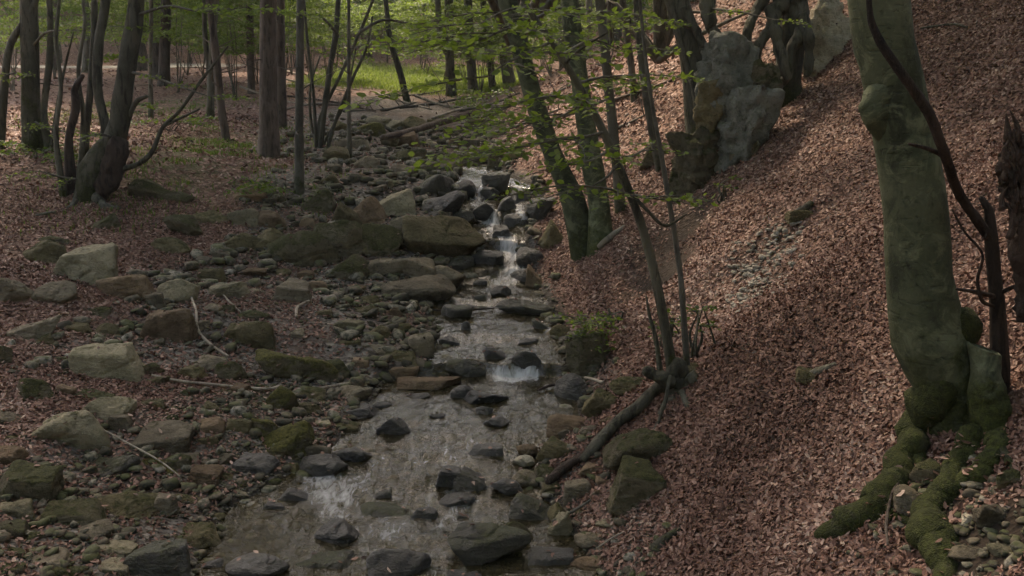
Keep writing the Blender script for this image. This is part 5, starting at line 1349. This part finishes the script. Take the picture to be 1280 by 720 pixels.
bough(ot, ob, [(880, 10, 0), (900, 12, -.6), (930, 16, -.9), (965, 24, -1)], YO, 'lime', 0.055, 5, 18, (.4, .7))

# ------------------------------------------------------------------ logs, sticks, brush
def stick(label, pts, bark='b_pale', name='stick', cat='stick', sides=8, group=None, lift=.0, raised=None):
    P, R = [], []
    for k, (u, v, w) in enumerate(pts):
        p = hit(u, v); m = px(p[1], v); r = w * m / 2
        P.append(p + [0, -r * .5, r * .7 + lift]); R.append(r)
    a = Acc(); b0 = P[0]
    add_tube(a, P, R, sides=sides, seed=int(pts[0][0] + pts[0][1]), lump=.12, attrv=0)
    o = a.build(name, G[bark], None, b0, attr='moss'); o.location = tuple(float(k) for k in b0)
    return tag(o, label, cat, group)
stick('long fallen mossy log sliding down from the gnarled stump to the stream', [(836, 486, 20), (816, 500, 15), (796, 522, 17), (770, 540, 14), (752, 560, 16), (728, 582, 10)], 'b_dark', 'fallen_log', 'log', 16, lift=.03)
stick('dark wet log end pointing into the stream below the long mossy log', [(728, 578, 9), (708, 592, 13), (684, 612, 12)], 'b_dead', 'fallen_log', 'log', 14, lift=.03)
stick('short pale snapped log lying at the foot of the beech pair', [(748, 314, 8), (764, 300, 8), (780, 286, 4)], 'b_pale', 'fallen_log', 'log', 12, lift=.02)
stick('long brown log across the upper streambed', [(478, 187, 7), (520, 176, 8), (560, 165, 9), (592, 154, 8)], 'b_brown', 'fallen_log', 'log', 12, lift=.2)
stick('rotten mossy log piece high on the leaf slope', [(985, 276, 9), (1000, 268, 11), (1014, 258, 8)], 'b_root', 'fallen_log', 'log', 10)
stick('dark bark slab lying in leaves left of the beech', [(996, 484, 8), (1020, 472, 13), (1044, 460, 8)], 'b_dark', 'bark_piece', 'bark', 10)
stick('mossy short branch in leaves near the bottom', [(818, 694, 16), (832, 678, 14), (852, 664, 6)], 'b_root', 'branch_piece', 'branch', 10)
stick('long pale stick beside the gravel patch', [(190, 475, 3), (225, 483, 4), (270, 488, 4), (330, 491, 4), (352, 488, 3)], 'b_pale', lift=.03)
stick('pale bent stick ending at the flat dark slab', [(372, 491, 3), (400, 492, 4), (425, 486, 4), (442, 484, 3)], 'b_pale', lift=.03)
stick('curved pale branch arching in the leaves below the brown slab', [(240, 378, 3), (246, 395, 3), (248, 418, 4), (262, 437, 4), (286, 452, 3)], 'b_pale', 'branch_piece', 'branch', lift=.04)
stick('thin pale twig at the upper end of the curved branch', [(280, 374, 2), (290, 386, 3), (302, 396, 2)], 'b_pale', 'twig', 'twig', lift=.03)
stick('pale s-shaped twig by the pale triangular rock', [(371, 402, 4), (372, 390, 4), (380, 384, 3), (388, 380, 3)], 'b_pale', 'twig', 'twig', lift=.03)
stick('long thin twig slanting across the lower left rubble', [(130, 553, 2), (165, 572, 2.4), (200, 592, 2.4), (226, 612, 2)], 'b_pale', 'twig', 'twig', lift=.09)
stick('dark thin stick lying across the middle pool', [(514, 388, 2), (550, 391, 3), (590, 390, 3), (618, 388, 2)], 'b_dead', lift=.02)
stick('short white stick on the olive boulder at the right shore', [(731, 489, 4), (742, 492, 4), (753, 496, 4)], 'b_pale', lift=.12)
stick('pale twig at the bottom right shore', [(745, 700, 3), (765, 685, 2.5), (778, 676, 2)], 'b_pale', 'twig', 'twig', lift=.05)
stick('forked twig lying over stones at the lower right shore', [(690, 668, 3), (715, 658, 4), (738, 640, 3)], 'b_grey', 'twig', 'twig', lift=.08)
stick('dark brown stick in the water below the ivy rock', [(672, 492, 3), (690, 486, 4), (706, 487, 3)], 'b_dead', lift=.02)
stick('bare brown twig rising from the left beech root', [(1108, 700, 3), (1106, 672, 4), (1112, 640, 4), (1122, 618, 3)], 'b_brown', 'twig', 'twig', lift=.06)
stick('dark twig in leaves high right of the beech', [(1208, 40, 3), (1190, 36, 3), (1150, 40, 2)], 'b_dark', 'twig', 'twig', lift=.03)
stick('slim dark stick in leaves at the upper left bank', [(46, 272, 3), (60, 270, 4), (70, 268, 3)], 'b_dark', lift=.02)
# brush pile upstream: each stick one thing
rb = random.Random(9)
BR = ['pale', 'grey', 'brown']
spots = [((330, 92), (450, 138)), ((345, 105), (440, 118)), ((300, 108), (400, 150)), ((360, 120), (470, 146)), ((385, 132), (470, 140)), ((340, 84), (400, 108)), ((480, 130), (560, 112)), ((500, 142), (590, 120)), ((520, 120), (600, 148)), ((470, 118), (540, 138)),
         ((540, 150), (610, 128)), ((430, 148), (520, 128)), ((575, 140), (650, 118)), ((600, 150), (680, 120)), ((355, 140), (420, 128)), ((620, 165), (700, 150)), ((640, 130), (720, 110)), ((700, 150), (800, 110)), ((720, 180), (820, 140)), ((760, 130), (850, 100))]
BL = ['long pale branch slanting down left of the brush pile', 'level grey branch crossing the left of the brush pile', 'brown branch reaching from the conifer trunk towards the brush', 'pale branch ending beside the sapling', 'short pale branch behind the sapling', 'thin branch in front of the left bank rise',
      'grey branch lying below the clearing', 'brown branch crossing below the curved clearing tree', 'pale branch sloping right under the clearing', 'short grey branch at the clearing foot', 'branch leaning near the upstream log', 'grey branch lying left of the curved clearing tree', 'brown branch below the grey trunks', 'grey branch on the right upper bank',
      'small pale branch by the bare shrub', 'grey fallen branch over the right bank leaves', 'thin dead branch left of the beech pair', 'dead branch behind the beech pair', 'dead branch right of the beech pair base', 'dead branch left of the tall outcrop rocks']
for k, ((u0, v0), (u1, v1)) in enumerate(spots):
    um, vm = (u0 + u1) / 2 + rb.uniform(-6, 6), (v0 + v1) / 2 + rb.uniform(-5, 3)
    a0, a1 = hit(u0, v0), hit(u1, v1)
    Ym = min(a0[1], a1[1]) * .5 + max(a0[1], a1[1]) * .5
    D0 = min(max(a0[1], Ym - 1.2), Ym + 1.2); D1 = min(max(a1[1], Ym - 1.2), Ym + 1.2)
    P = [at(u0, v0, D0), at(um, vm, (D0 + D1) / 2), at(u1, v1, D1)]
    for p in P: p[2] = max(p[2], T(p[0], p[1])[0] + .03)
    r = rb.uniform(2.5, 4.5) * px(Ym) / 2
    a = Acc(); add_tube(a, P, [r, r * .9, r * .5], sides=8, lump=.1, attrv=0)
    for j in range(3):
        q_ = P[1] + (P[2] - P[1]) * rb.random(); add_tube(a, [q_, q_ + np.array([rb.uniform(-.3, .3), rb.uniform(-.3, .3), rb.uniform(.1, .4)])], [r * .4, r * .15], sides=5, seg=4, lump=0, attrv=0)
    o = a.build('fallen_branch', G[rb.choice(['b_pale', 'b_grey', 'b_brown'])], None, P[0], attr='moss'); o.location = tuple(float(x) for x in P[0])
    tag(o, BL[k], 'branch', 'fallen branches around the upper streambed')

# ------------------------------------------------------------------ fallen leaves
acc = Acc()
for n, a, b_, s_ in ((245000, 3.6, 9.0, .039), (135000, 9.0, 15, .046), (55000, 15, 26, .08), (26000, 26, 70, .14)):
    V, Fq, rv = litter_band(n, a, b_, s_); acc.add(V, Fq, rv)
Pr = np.concatenate(litter_spots); Pr = Pr[rng.random(len(Pr)) < .55] + [0, 0, .008]
V, Fq, rv = leaves(Pr, rng.uniform(.035, .06, len(Pr)), None, .4, 1.0); acc.add(V, Fq, rv)
lo = acc.build('leaf_litter', G['litter'], smooth=False)
tag(lo, 'reddish brown fallen beech leaves covering the slopes and banks', 'leaf litter', None, 'stuff')

# ------------------------------------------------------------------ air
def haze_box():
    lo_, hi_ = np.array([-80, -65, -9.]), np.array([80, 145, 60.])
    V = np.array([[(lo_, hi_)[i][0], (lo_, hi_)[j][1], (lo_, hi_)[k][2]] for i in (0, 1) for j in (0, 1) for k in (0, 1)])
    Fq = np.array([(0, 1, 3, 2), (4, 6, 7, 5), (0, 4, 5, 1), (2, 3, 7, 6), (0, 2, 6, 4), (1, 5, 7, 3)])
    m, nt, out = newmat('forest_air'); pv = nt.nodes.new('ShaderNodeVolumePrincipled')
    pv.inputs['Color'].default_value = (.85, .9, .88, 1); pv.inputs['Density'].default_value = HAZE; pv.inputs['Anisotropy'].default_value = .2
    nt.links.new(pv.outputs[0], out.inputs[1])
    o = mk('haze', V, Fq, m, None, False); tag(o, None, None, None, 'stuff')
HAZE = .0006
haze_box()
# ------------------------------------------------------------------ world, sun, camera
w = bpy.data.worlds.new('World'); scene.world = w; w.use_nodes = True
nt = w.node_tree; bg_ = nt.nodes['Background']; sky = nt.nodes.new('ShaderNodeTexSky'); sky.sky_type = 'NISHITA'; sky.sun_disc = False
sky.air_density = 1.0; sky.dust_density = 3.0; sky.ozone_density = .6; sky.sun_elevation = SUN_EL; sky.sun_rotation = SUN_AZ
nt.links.new(sky.outputs[0], bg_.inputs[0]); bg_.inputs[1].default_value = .15
sl = bpy.data.lights.new('sun', 'SUN'); sl.energy = 2.0; sl.angle = math.radians(8); sl.color = (1, .93, .82)
so = bpy.data.objects.new('sun', sl); col.objects.link(so)
so.rotation_euler = Vector(SD).to_track_quat('Z', 'Y').to_euler(); so.location = (0, 0, 30)

cam = bpy.data.cameras.new('camera'); co = bpy.data.objects.new('camera', cam); col.objects.link(co)
cam.sensor_width = 36; cam.lens = F / 1280 * 36; cam.clip_end = 400; cam.clip_start = .05
co.location = (0, 0, 0); co.rotation_euler = (PI / 2 - PITCH, 0, 0); scene.camera = co
vs = scene.view_settings; vs.view_transform = 'Standard'; vs.look = 'None'; vs.exposure = 2.1; vs.gamma = 1; vs.use_curve_mapping = False
vs.use_white_balance = True; vs.white_balance_temperature = 7700; vs.white_balance_tint = 12
cy = scene.cycles
cy.max_bounces = 5; cy.diffuse_bounces = 3; cy.glossy_bounces = 2; cy.transmission_bounces = 4; cy.transparent_max_bounces = 6
cy.use_denoising = True; cy.sample_clamp_indirect = 3; cy.caustics_reflective = False; cy.caustics_refractive = False
